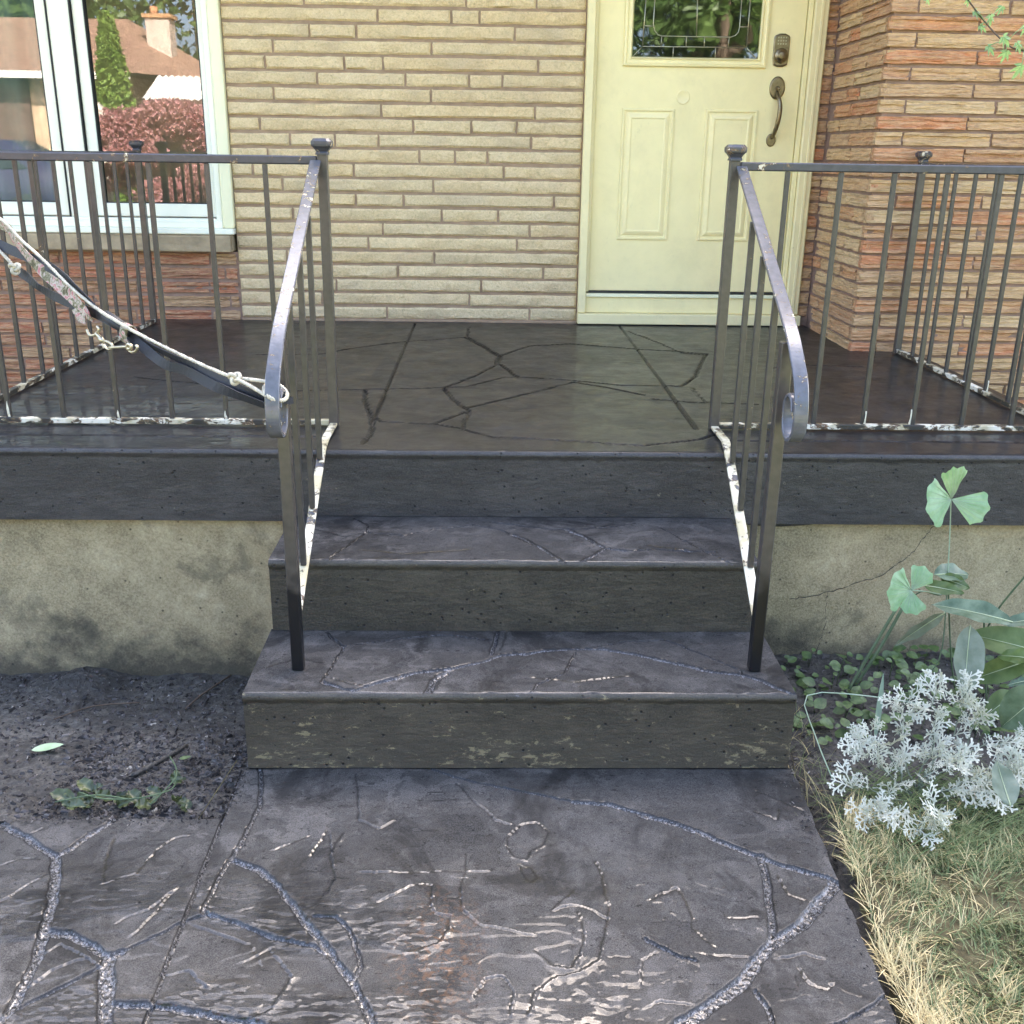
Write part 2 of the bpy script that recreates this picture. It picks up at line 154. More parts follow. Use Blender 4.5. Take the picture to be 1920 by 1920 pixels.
# ------------------------------------------------------------------ materials
class G:
    def __init__(s, name, rough=.6, spec=.5, metal=0, color=(.5, .5, .5), coord='Object', rnd=False):
        s.m = bpy.data.materials.new(name); s.m.use_nodes = True; s.t = s.m.node_tree; s.b = s.t.nodes['Principled BSDF']
        s.b.inputs['Roughness'].default_value = rough; s.b.inputs['Specular IOR Level'].default_value = spec
        s.b.inputs['Metallic'].default_value = metal; s.b.inputs['Base Color'].default_value = (*color, 1)
        tc = s.t.nodes.new('ShaderNodeTexCoord'); s.co = tc.outputs[coord]
        if rnd:
            oi = s.t.nodes.new('ShaderNodeObjectInfo'); s.rnd = oi.outputs['Random']
            vm = s.t.nodes.new('ShaderNodeVectorMath'); vm.operation = 'ADD'; mm = s.math('MULTIPLY', s.rnd, 83.0)
            s.t.links.new(s.co, vm.inputs[0]); s.t.links.new(mm, vm.inputs[1]); s.co = vm.outputs[0]
    def link(s, a, b): s.t.links.new(a, b)
    def put(s, sock, v):
        if hasattr(v, 'links') or isinstance(v, bpy.types.NodeSocket): s.link(v, sock)
        elif isinstance(v, (tuple, list)): sock.default_value = (*v, 1) if len(v) == 3 and len(sock.default_value) == 4 else v
        else: sock.default_value = v
    def scale(s, v, co=None):
        n = s.t.nodes.new('ShaderNodeMapping'); s.link(co or s.co, n.inputs[0]); n.inputs['Scale'].default_value = v; return n.outputs[0]
    def noise(s, sc, det=4, rough=.55, dist=0, co=None):
        n = s.t.nodes.new('ShaderNodeTexNoise'); s.link(co or s.co, n.inputs['Vector'])
        n.inputs['Scale'].default_value = sc; n.inputs['Detail'].default_value = det; n.inputs['Roughness'].default_value = rough; n.inputs['Distortion'].default_value = dist
        return n.outputs['Fac']
    def vor(s, sc, feat='F1', co=None, out='Distance', rnd=1):
        n = s.t.nodes.new('ShaderNodeTexVoronoi'); s.link(co or s.co, n.inputs['Vector']); n.feature = feat; n.inputs['Scale'].default_value = sc; n.inputs['Randomness'].default_value = rnd
        return n.outputs[out]
    def ramp(s, fac, stops, const=False):
        n = s.t.nodes.new('ShaderNodeValToRGB'); s.link(fac, n.inputs[0]); e = n.color_ramp.elements
        if const: n.color_ramp.interpolation = 'CONSTANT'
        for i, (p, c) in enumerate(stops):
            c = (c, c, c) if not isinstance(c, (tuple, list)) else c
            if i < 2: e[i].position = p; e[i].color = (*c, 1)
            else: q = e.new(p); q.color = (*c, 1)
        return n.outputs[0]
    def mix(s, f, a, b, mode='MIX'):
        n = s.t.nodes.new('ShaderNodeMix'); n.data_type = 'RGBA'; n.blend_type = mode
        s.put(n.inputs[0], f); s.put(n.inputs[6], a); s.put(n.inputs[7], b); return n.outputs[2]
    def math(s, op, a, b=0.0):
        n = s.t.nodes.new('ShaderNodeMath'); n.operation = op; s.put(n.inputs[0], a); s.put(n.inputs[1], b); return n.outputs[0]
    def step(s, v, lo, hi): return s.ramp(v, [(lo, 0.0), (hi, 1.0)])
    def attr(s, name):
        n = s.t.nodes.new('ShaderNodeAttribute'); n.attribute_name = name; return n.outputs['Fac']
    def sep(s, co=None):
        n = s.t.nodes.new('ShaderNodeSeparateXYZ'); s.link(co or s.co, n.inputs[0]); return n.outputs
    def bump(s, h, dist=.002, st=1.0, prev=None):
        n = s.t.nodes.new('ShaderNodeBump'); s.link(h, n.inputs['Height']); n.inputs['Distance'].default_value = dist; n.inputs['Strength'].default_value = st
        if prev is not None: s.link(prev, n.inputs['Normal'])
        s.link(n.outputs[0], s.b.inputs['Normal']); return n.outputs[0]
    def col(s, c): s.put(s.b.inputs['Base Color'], c)
    def rou(s, v): s.put(s.b.inputs['Roughness'], v)

def stamped(name, dark, mid, light, rlo, rhi, grout, coat=.4, fb=.7, orange_glint=False, wk=1.0):
    g = G(name, .3, .16); j = g.attr('joint')
    a = g.noise(3.4, 7, .68, .8); b = g.noise(17, 7, .74, .5); c = g.noise(210, 3, .7)
    v = g.math('ADD', g.math('MULTIPLY', a, .5), g.math('MULTIPLY', b, .5))
    base = g.ramp(v, [(.41, dark), (.485, mid), (.57, light)])
    base = g.mix(.45, base, g.ramp(c, [(.35, (.0, .0, .0)), (.68, tuple(x*1.5 for x in light))]), 'SOFT_LIGHT')
    base = g.mix(.55, base, g.ramp(g.noise(480, 2, .6), [(.3, tuple(x*.35 for x in mid)), (.7, tuple(x*1.25 for x in light))]))
    sp = g.noise(80, 4, .75, .2, g.scale((.6, 1, 1))); base = g.mix(g.math('MULTIPLY', g.step(sp, .61, .655), .8), base, tuple(x*.35 for x in dark))
    dark_mask = g.step(g.noise(2.6, 7, .72, 1.4), .52, .60); base = g.mix(g.math('MULTIPLY', dark_mask, .62), base, dark)  # large dark wet patches
    base = g.mix(1.0, base, g.ramp(g.attr('tone'), [(0, (.62, .62, .62)), (.5, (.95, .95, .95)), (1, (1.38, 1.36, 1.36))]), 'MULTIPLY')
    base = g.mix(g.math('MULTIPLY', g.attr('line'), .75), base, tuple(x*.35 for x in dark))  # shade painted into the colour along ridges and back edges
    cr = g.vor(55, 'DISTANCE_TO_EDGE', g.co); fine = g.math('MULTIPLY', g.ramp(cr, [(.0, 1.0), (.03, 0.0)]), g.step(a, .52, .6))
    base = g.mix(g.math('MULTIPLY', fine, .4), base, tuple(x*.4 for x in dark))
    if orange_glint:
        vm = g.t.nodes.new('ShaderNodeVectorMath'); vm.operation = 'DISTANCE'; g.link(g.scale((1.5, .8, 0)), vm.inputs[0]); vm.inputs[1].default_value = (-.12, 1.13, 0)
        k = g.math('MULTIPLY', g.ramp(vm.outputs['Value'], [(.0, 1.0), (.16, 0.0)]), g.step(g.noise(75, 4, .7, .6), .50, .60)); base = g.mix(g.math('MULTIPLY', k, .42), base, (.26, .12, .045))  # orange sun glints painted into the base colour
    gn = g.noise(190, 3, .85); gc = g.ramp(gn, [(.42, tuple(x*.25 for x in grout)), (.50, tuple(x*.9 for x in grout)), (.60, tuple(x*3.2 for x in grout))])  # gritty joint fill; its palest flecks paint in the sparkle
    base = g.mix(g.ramp(j, [(.35, 0.0), (.8, 1.0)]), base, gc); edge = g.ramp(j, [(.0, 0.0), (.3, 1.0), (.7, 0.0)]); base = g.mix(g.math('MULTIPLY', edge, .75 if wk > .5 else .3), base, tuple(x*.3 for x in dark)); g.col(base)
    g.rou(g.ramp(g.noise(12, 6, .7, .5), [(.35, rlo), (.65, rhi)]))
    g.b.inputs['Coat Roughness'].default_value = .08; g.b.inputs['Coat IOR'].default_value = 1.45
    cw = g.math('ADD', g.ramp(g.noise(4.5, 6, .7, .8), [(.40, coat*.15), (.60, coat*.7)]), g.math('MULTIPLY', g.attr('ripple'), .3)); g.put(g.b.inputs['Coat Weight'], g.math('ADD', g.math('ADD', cw, g.math('MULTIPLY', g.attr('wet'), .7*wk)), g.math('MULTIPLY', j, .38*wk)))
    rp = g.attr('ripple'); rip = g.math('MULTIPLY', g.noise(30, 6, .65, 1.6, g.scale((.4, 1.5, 1))), rp)
    n1 = g.bump(rip, .014, 1.0, g.bump(g.noise(40, 6, .7, .6), .0008, fb))
    g.bump(g.math('MULTIPLY', gn, j), .010, 1.0, g.bump(c, .0007, .7, n1)); return g.m
def riser_mat(name, dark, mid, tan, amt):
    g = G(name, .5, .45); g.b.inputs['Coat Weight'].default_value = .12; g.b.inputs['Coat Roughness'].default_value = .25
    a = g.noise(5, 7, .72, .5, g.scale((.7, 1, 1.1))); st = g.noise(38, 6, .75, 0, g.scale((.35, 1, 1.5))); gr = g.noise(260, 3, .75)
    v = g.math('ADD', g.math('MULTIPLY', a, .5), g.math('MULTIPLY', st, .5)); base = g.ramp(v, [(.42, dark), (.50, tuple((p+q)*.5 for p, q in zip(dark, mid))), (.57, tuple(x*1.35 for x in mid))])
    base = g.mix(.5, base, g.ramp(gr, [(.36, tuple(x*.5 for x in dark)), (.66, tuple(x*1.5 for x in mid))]))
    pn = g.noise(52, 7, .78, .4, g.scale((.55, 1, 1.0))); zz = g.sep()[2]
    wear = g.math('ADD', pn, g.math('MULTIPLY', g.noise(4.0, 3, .6), .22))
    if amt == 'low':
        low = g.ramp(zz, [(0.03, 1.0), (.15, 0.0)]); wear = g.math('ADD', wear, g.math('MULTIPLY', low, .055))
        base = g.mix(g.math('MULTIPLY', low, .35), base, tuple(x*1.5 for x in mid))
    k = g.step(wear, .715, .76) if amt == 'low' else g.step(wear, .76, .80)
    base = g.mix(g.math('MULTIPLY', k, .65), base, tan)
    vd = g.vor(46, 'F1', g.co); pm = g.math('MULTIPLY', g.ramp(vd, [(.10, 1.0), (.17, 0.0)]), g.step(g.noise(17, 3), .47, .52))
    base = g.mix(g.math('MULTIPLY', pm, .85), base, (.006, .006, .006)); g.col(base)
    g.bump(g.math('SUBTRACT', g.noise(85, 6, .75, 0, g.scale((.5, 1, 1.2))), g.math('MULTIPLY', pm, 1.6)), .0028, 1.0); return g.m
MAT = {}
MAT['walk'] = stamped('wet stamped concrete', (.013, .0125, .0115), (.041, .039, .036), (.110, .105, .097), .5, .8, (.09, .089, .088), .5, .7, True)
MAT['tread'] = stamped('stamped tread concrete', (.007, .0067, .006), (.028, .0265, .0245), (.118, .111, .102), .5, .8, (.085, .083, .083), .45, .7)
MAT['porch'] = stamped('glossy sealed porch concrete', (.016, .0155, .0152), (.029, .028, .0272), (.048, .046, .044), .28, .42, (.014, .013, .0125), .34, .35, False, .12)
MAT['riser'] = riser_mat('sealed riser concrete', (.018, .0165, .012), (.052, .045, .031), (.28, .24, .14), 'mid')
MAT['riser_low'] = riser_mat('worn bottom riser concrete', (.020, .018, .0125), (.060, .050, .034), (.28, .235, .13), 'low')
MAT['fascia'] = riser_mat('sealed slab edge concrete', (.019, .018, .0165), (.048, .044, .040), (.2, .18, .12), 'mid')
def found():
    g = G('stained foundation stucco', .88, .25); a = g.noise(2.2, 8, .68, .6); b = g.noise(11, 7, .72, .6); gr = g.noise(170, 4, .75)
    base = g.ramp(g.math('ADD', g.math('MULTIPLY', a, .55), g.math('MULTIPLY', b, .45)), [(.38, (.17, .135, .07)), (.48, (.31, .25, .135)), (.56, (.44, .36, .205)), (.66, (.66, .57, .37))])
    base = g.mix(.45, base, g.ramp(gr, [(.32, (.10, .085, .05)), (.66, (.54, .46, .29))]))
    zz = g.sep()[2]; dark_mask = g.math('ADD', g.ramp(g.math('ADD', zz, .2), [(.06, 1.0), (.34, 0.0)]), g.math('MULTIPLY', g.math('SUBTRACT', g.noise(7, 7, .7), .5), 2.2))
    base = g.mix(g.math('MULTIPLY', g.step(dark_mask, .25, .85), .78), base, (.036, .034, .031))  # darker towards the bottom, broken up by noise
    moss = g.step(g.noise(5.5, 8, .72, .3), .55, .64); base = g.mix(g.math('MULTIPLY', moss, .45), base, (.06, .06, .042))
    vd = g.ramp(g.vor(22, 'F1', g.co), [(.05, 1.0), (.09, 0.0)]); base = g.mix(g.math('MULTIPLY', vd, .7), base, (.02, .018, .015))
    g.col(base); n = g.bump(gr, .0022, 1.0); g.bump(g.noise(24, 7, .7), .004, .8, n); return g.m
MAT['foundation'] = found()
def simple(name, color, rough=.5, spec=.5, metal=0, var=.15, sc=8, bump=0, bsc=60, rnd=False):
    g = G(name, rough, spec, metal, color, rnd=rnd)
    n = g.noise(sc, 5, .6); g.col(g.ramp(n, [(.3, tuple(c*(1-var) for c in color)), (.7, tuple(min(1, c*(1+var)) for c in color))]))
    if bump: g.bump(g.noise(bsc, 4, .6), bump, .7)
    return g.m
def beige():
    g = G('cream split face stone', .8, .3, rnd=True); s = g.scale((1, 1, 1.3))
    a = g.noise(34, 6, .7, 1.4, s); b = g.noise(5, 3, .5)
    base = g.ramp(a, [(.3, (.51, .38, .18)), (.5, (.76, .575, .305)), (.7, (.86, .69, .39))])
    base = g.mix(g.step(b, .5, .72), base, (.58, .44, .25)); tone = g.ramp(g.rnd, [(0, (.88, .88, .88)), (.5, (1, .99, .97)), (.7, (.93, .90, .86)), (1, (.98, .93, .84))])
    base = g.mix(1.0, base, tone, 'MULTIPLY'); crev = g.ramp(g.noise(60, 5, .7, 2.0, g.scale((.8, 1, 1.2))), [(.34, 1.0), (.42, 0.0)])
    base = g.mix(.35, base, g.ramp(g.noise(130, 5, .75), [(.32, (.38, .30, .17)), (.68, (.92, .76, .50))])); g.col(g.mix(g.math('MULTIPLY', crev, .5), base, (.28, .22, .13)))
    n = g.bump(a, .011, .8); g.bump(g.noise(160, 3, .6), .0012, .7, n); return g.m
MAT['beige'] = beige()
MAT['beige_mortar'] = simple('brown mortar', (.31, .215, .135), .9, .2, var=.2, sc=20, bump=.003)
def red(name, pal):
    g = G(name, .78, .3, rnd=True); s = g.scale((.10, 1, 1.0))
    lay = g.noise(75, 4, .6, .6, s); a = g.noise(14, 4, .6, .5, g.scale((.35, 1, 1)))
    base = g.ramp(g.rnd, pal, True)
    hue = g.mix(g.math('MULTIPLY', g.step(lay, .42, .60), .55), base, (.60, .42, .24))
    hue = g.mix(g.math('MULTIPLY', g.step(a, .52, .66), .4), hue, (.30, .17, .09))
    dk = g.ramp(lay, [(.33, 1.0), (.42, 0.0)]); hue = g.mix(.3, hue, g.ramp(g.noise(110, 5, .75, 0, g.scale((.4, 1, 1))), [(.32, (.24, .11, .05)), (.68, (.78, .53, .29))])); g.col(g.mix(g.math('MULTIPLY', dk, .38), hue, (.18, .095, .06)))
    n = g.bump(lay, .018, 1.0); g.bump(g.noise(120, 4, .7), .0016, .8, n); return g.m
PAL = [(0, (.62, .26, .11)), (.14, (.66, .43, .21)), (.34, (.60, .31, .14)), (.46, (.64, .39, .19)), (.6, (.64, .22, .09)), (.68, (.56, .34, .17)), (.82, (.70, .50, .26)), (.93, (.52, .26, .13))]
MAT['red'] = red('layered orange sandstone', PAL)
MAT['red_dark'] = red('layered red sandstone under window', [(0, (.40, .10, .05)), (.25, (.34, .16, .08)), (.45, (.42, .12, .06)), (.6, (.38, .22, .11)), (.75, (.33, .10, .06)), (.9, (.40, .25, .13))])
MAT['red_mortar'] = simple('brown grey mortar', (.27, .18, .13), .9, .2, var=.2, sc=20, bump=.003)
MAT['sill'] = simple('tan rock face sill', (.36, .28, .17), .8, .3, var=.3, sc=9, bump=.012, bsc=22)
def cream(name, c, rough=.38, chip=.735):
    g = G(name, rough, .5); n = g.noise(6, 5, .6); base = g.ramp(n, [(.3, tuple(x*.93 for x in c)), (.7, tuple(min(1, x*1.03) for x in c))])
    base = g.mix(g.math('MULTIPLY', g.step(g.noise(4.5, 7, .75, .5), .5, .68), .16), base, tuple(x*.55 for x in c)); base = g.mix(g.math('MULTIPLY', g.step(g.noise(38, 6, .8, 0, g.scale((1, 1, .5))), .60, .70), .25), base, tuple(x*.5 for x in c)); ch = g.step(g.noise(60, 5, .75), chip, chip+.02); g.col(g.mix(ch, base, (.10, .08, .055))); g.bump(g.noise(45, 3), .0005, .6); return g.m
MAT['door'] = cream('pale yellow door paint', (.84, .73, .38), .34, .80)
MAT['trim'] = cream('chipped cream trim paint', (.80, .69, .37), .42, .70)
MAT['vinyl'] = simple('pale green white vinyl', (.84, .84, .68), .35, .5, var=.04)
MAT['casing'] = simple('cream painted casing', (.80, .77, .50), .45, .5, var=.05)
MAT['seal'] = simple('black rubber seal', (.02, .02, .02), .6)
MAT['brass'] = simple('aged brass', (.22, .175, .105), .36, .5, .9, .25, 40, .0005)
MAT['came'] = simple('grey brass came', (.45, .42, .30), .35, .5, .7)
def paint(name, amount, sc=38, dark=(.042, .038, .034), rough=.3, stretch=(1, 1, 1)):
    g = G(name, rough, .5); s = g.scale(stretch); n = g.noise(sc, 8, .68, .5, s); big = g.noise(7, 2, .5)
    v = g.math('ADD', g.math('MULTIPLY', n, .7), g.math('MULTIPLY', big, .3)); k = g.step(v, 1-amount, 1-amount+.012)
    cream_ = g.ramp(g.noise(15, 3), [(.4, (.50, .43, .26)), (.6, (.78, .72, .56))])
    under = g.mix(g.step(v, 1-amount-.030, 1-amount-.018), g.ramp(g.noise(50, 4), [(.3, dark), (.7, tuple(x*1.5 for x in dark))]), g.ramp(g.noise(30, 4, .7), [(.4, (.10, .085, .045)), (.6, (.17, .10, .05))]))
    g.col(g.mix(k, under, cream_)); g.rou(g.mix(k, (rough,)*3, (.7, .7, .7)))
    h = g.math('SUBTRACT', g.math('MULTIPLY', g.noise(140, 4, .6), .35), g.math('MULTIPLY', k, 1.0)); g.bump(h, .0012, .9); return g.m
def post_paint():
    m = MAT['iron_post'].copy(); m.name = 'stair post paint black at the foot'; t = m.node_tree; B = t.nodes['Principled BSDF']; old = B.inputs['Base Color'].links[0].from_socket
    tc = t.nodes.new('ShaderNodeTexCoord'); se = t.nodes.new('ShaderNodeSeparateXYZ'); no = t.nodes.new('ShaderNodeTexNoise'); no.inputs['Scale'].default_value = 22; ad = t.nodes.new('ShaderNodeMath'); ad.operation = 'MULTIPLY_ADD'
    t.links.new(tc.outputs['Object'], se.inputs[0]); t.links.new(tc.outputs['Object'], no.inputs['Vector']); t.links.new(no.outputs['Fac'], ad.inputs[0]); ad.inputs[1].default_value = .16; t.links.new(se.outputs[2], ad.inputs[2])
    ra = t.nodes.new('ShaderNodeValToRGB'); ra.color_ramp.elements[0].position = .45; ra.color_ramp.elements[1].position = .50; t.links.new(ad.outputs[0], ra.inputs[0])
    mx = t.nodes.new('ShaderNodeMix'); mx.data_type = 'RGBA'; t.links.new(ra.outputs[0], mx.inputs[0]); mx.inputs[6].default_value = (.006, .006, .007, 1); t.links.new(old, mx.inputs[7]); t.links.new(mx.outputs[2], B.inputs['Base Color']); return m
MAT['iron'] = paint('black rail paint', .335, 60)
MAT['iron_post'] = paint('brown black post paint', .30, 60, (.050, .043, .036), .28)
MAT['iron_chip'] = paint('flaking rail paint', .40, 30, (.04, .04, .046), .34)
MAT['iron_peel'] = paint('badly peeling rail paint', .50, 30, (.03, .028, .022), .4, (.6, .6, 1.2))
MAT['iron_stair'] = paint('peeling stair rail paint', .54, 38, (.045, .048, .055), .3)
MAT['hand'] = paint('black handrail paint with sky sheen', .40, 55, (.085, .086, .094), .20)  # black paint, base lifted to grey to paint in the reflected sky
MAT['stair_post'] = post_paint()
MAT['rope'] = simple('weathered white rope', (.50, .46, .36), .85, .2, var=.3, sc=60)
MAT['strap'] = simple('black nylon webbing', (.022, .023, .028), .55, .4, var=.2, sc=200, bump=.001, bsc=500)
def camo():
    g = G('pink camouflage webbing', .8, .2); n = g.noise(60, 3, .6, 1); g.col(g.ramp(n, [(.35, (.10, .09, .05)), (.45, (.24, .22, .14)), (.52, (.48, .42, .36)), (.60, (.42, .16, .16))])); return g.m
MAT['camo'] = camo()
MAT['metal'] = simple('worn brass snap metal', (.52, .46, .33), .35, .5, .85, .2, 60)
def soil():
    g = G('damp dark soil', .6, .45); a = g.noise(7, 6, .65); b = g.noise(60, 5, .75)
    base = g.ramp(g.math('ADD', g.math('MULTIPLY', a, .4), g.math('MULTIPLY', b, .6)), [(.36, (.020, .018, .015)), (.50, (.054, .049, .041)), (.62, (.13, .12, .10))])
    g.col(base); n = g.bump(b, .007, .9); g.bump(g.noise(260, 4, .7), .002, .9, n); return g.m
MAT['soil'] = soil()
def debris(name, pal):
    g = G(name, .7, .3); g.col(g.ramp(g.vor(90, 'F1', g.co, 'Color'), pal, True)); return g.m
MAT['chips'] = debris('soil chips', [(0, (.02, .018, .017)), (.35, (.08, .072, .068)), (.6, (.035, .03, .026)), (.78, (.15, .135, .12)), (.92, (.34, .31, .26))])
def leafm(name, c1, c2, rough=.4, sc=14, spec=.5, trans=.15, rnd=False):
    g = G(name, rough, spec, rnd=rnd); g.col(g.ramp(g.noise(sc, 4, .6), [(.35, c1), (.65, c2)])); g.bump(g.noise(90, 3), .0008, .5)
    if trans:
        tr = g.t.nodes.new('ShaderNodeBsdfTranslucent'); tr.inputs[0].default_value = (c2[0]*1.5, c2[1]*1.6, c2[2]*1.1, 1)
        ms = g.t.nodes.new('ShaderNodeMixShader'); ms.inputs[0].default_value = trans; out = g.t.nodes['Material Output']
        g.link(g.b.outputs[0], ms.inputs[1]); g.link(tr.outputs[0], ms.inputs[2]); g.link(ms.outputs[0], out.inputs[0])
    return g.m
MAT['fan'] = leafm('pale trefoil leaf', (.16, .32, .15), (.34, .48, .30), .5, 34, .4, .3)
MAT['leaf_gloss'] = leafm('glossy blue green leaf', (.05, .085, .045), (.13, .18, .11), .42, 26, .4, .08)
MAT['leaf_under'] = leafm('grey green leaf underside', (.13, .16, .11), (.21, .24, .18), .65, 26, .25, .1)
MAT['leaf_green'] = leafm('mid green leaf', (.05, .085, .022), (.12, .17, .055), .45, 22, .4, .2)
MAT['stem'] = leafm('green stem', (.06, .09, .045), (.10, .14, .07), .6, 10, .3, 0)
MAT['stem_pale'] = leafm('pale green stalk', (.25, .34, .22), (.34, .42, .3), .6, 10, .3, 0)
MAT['vein'] = leafm('pale leaf vein', (.34, .40, .22), (.44, .48, .30), .6, 10, .3, 0)
MAT['miller'] = leafm('silver woolly leaf', (.30, .32, .25), (.56, .56, .47), .9, 20, .1, .1)
MAT['cover'] = leafm('small ground cover leaf', (.035, .07, .018), (.11, .17, .05), .45, 60, .5, .15)
MAT['maple'] = leafm('soft green maple leaf', (.14, .24, .10), (.24, .36, .17), .5, 20, .4, .35)
MAT['wilt'] = leafm('wilted dark leaf', (.02, .03, .01), (.09, .11, .04), .35, 25, .5, .05)
MAT['pale_leaf'] = leafm('pale fallen leaf', (.34, .45, .24), (.48, .56, .36), .5, 30, .4, .1)
def grassm():
    g = G('mixed lawn grass', .6, .3); c = g.attr('tone')
    g.col(g.ramp(c, [(0, (.06, .095, .03)), (.3, (.15, .19, .075)), (.55, (.34, .31, .15)), (.75, (.50, .39, .18)), (1, (.66, .54, .29))])); return g.m
MAT['grass'] = grassm()
MAT['thatch'] = simple('lawn thatch', (.10, .085, .045), .95, .1, var=.4, sc=30, bump=.01, bsc=40)
MAT['far_lawn'] = simple('front lawn', (.13, .14, .06), .95, .1, var=.4, sc=4, bump=.02, bsc=20)
MAT['asphalt'] = simple('street asphalt', (.16, .15, .135), .85, .3, var=.2, sc=6)
MAT['bark'] = simple('grey brown bark', (.10, .075, .055), .9, .2, var=.3, sc=10, bump=.01, bsc=14)
MAT['canopy'] = leafm('maple tree foliage', (.035, .07, .018), (.09, .15, .04), .5, .8, .4, .25)
MAT['cedar'] = leafm('bright cedar foliage', (.08, .15, .025), (.17, .26, .05), .6, 1.5, .3, .2)
MAT['crimson'] = leafm('crimson lace leaf foliage', (.27, .12, .13), (.46, .25, .25), .5, 3, .3, .3)
MAT['shingle'] = simple('brown roof shingle', (.25, .155, .115), .9, .2, var=.25, sc=5, bump=.01, bsc=20)
MAT['white_sheet'] = simple('white corrugated metal', (.75, .74, .70), .5, .5, var=.05)
MAT['chimney'] = simple('pale pink chimney brick', (.48, .39, .34), .85, .2, var=.2, sc=9, bump=.004)
MAT['brown_wood'] = simple('brown vertical siding', (.12, .075, .06), .7, .3, var=.25, sc=6)
MAT['tan_stone'] = simple('tan stone facing', (.50, .36, .24), .8, .3, var=.3, sc=5, bump=.02, bsc=10)
MAT['car'] = simple('dark purple car paint', (.035, .03, .075), .25, .6, var=.05)
MAT['car_glass'] = simple('dark car glass', (.02, .025, .03), .08, .6, var=.05)
MAT['tyre'] = simple('tyre rubber', (.02, .02, .02), .8)
MAT['dark_room'] = simple('dim room wall', (.06, .055, .045), .9)
MAT['curtain'] = simple('pale green curtain', (.16, .20, .16), .9, .2, var=.2, sc=3)
MAT['lantern'] = simple('pale lantern stone', (.50, .47, .40), .8)
def glass(name, fac, tint, rough=.0, wav=0):
    m = bpy.data.materials.new(name); m.use_nodes = True; t = m.node_tree; t.nodes.remove(t.nodes['Principled BSDF']); out = t.nodes['Material Output']
    gl = t.nodes.new('ShaderNodeBsdfGlossy'); gl.inputs['Roughness'].default_value = rough; tr = t.nodes.new('ShaderNodeBsdfTransparent'); tr.inputs[0].default_value = (*tint, 1)
    mx = t.nodes.new('ShaderNodeMixShader'); mx.inputs[0].default_value = fac
    if wav:
        tc = t.nodes.new('ShaderNodeTexCoord'); no = t.nodes.new('ShaderNodeTexNoise'); no.inputs['Scale'].default_value = 3; b = t.nodes.new('ShaderNodeBump'); b.inputs['Distance'].default_value = wav
        t.links.new(tc.outputs['Object'], no.inputs[0]); t.links.new(no.outputs[0], b.inputs['Height']); t.links.new(b.outputs[0], gl.inputs['Normal'])
    t.links.new(tr.outputs[0], mx.inputs[1]); t.links.new(gl.outputs[0], mx.inputs[2]); t.links.new(mx.outputs[0], out.inputs[0]); return m
MAT['glass'] = glass('reflective window glass', .11, (.8, .85, .8))
MAT['door_glass'] = glass('dark decorative glass', .15, (.5, .5, .42), .02, .002)

# ------------------------------------------------------------------ carved slabs (stamped concrete: joints recessed, cleft edges raised)
def seg_dist(X, Y, P):
    best = np.full(X.shape, 9.0); side = np.zeros(X.shape)
    for (x0, y0), (x1, y1) in zip(P[:-1], P[1:]):
        dx, dy = x1-x0, y1-y0; L2 = dx*dx+dy*dy+1e-12
        t = np.clip(((X-x0)*dx+(Y-y0)*dy)/L2, 0, 1); ex = X-x0-t*dx; ey = Y-y0-t*dy; d = np.hypot(ex, ey)
        s = np.sign(dx*(Y-y0)-dy*(X-x0)); m = d < best; best = np.where(m, d, best); side = np.where(m, s, side)
    return best, side
def wig(X, Y, a=.006, s=14): return X+a*(fbm(X*s, Y*s, 3)-.5)*2, Y+a*(fbm(X*s+31, Y*s+7, 3)-.5)*2
def ripple(X, Y):
    # rougher cleft texture: front left of the walkway and left bay of the porch
    a = 1.3*np.clip((.02-X)/.25, 0, 1)*np.clip((1.66-Y)/.2, 0, 1)+.45*np.clip((1.38-Y)/.12, 0, 1)+.9*np.clip((-.5-X)/.25, 0, 1)*np.clip((Y-2.6)/.05, 0, 1)*np.clip((3.7-Y)/.5, 0, 1)
    return np.clip(a*(.4+1.2*fbm(X*6+1, Y*8, 3)), 0, 1)*np.clip((fbm(X*4, Y*5+3, 3)-.38)/.06, 0, 1)
TONE = [None, None]
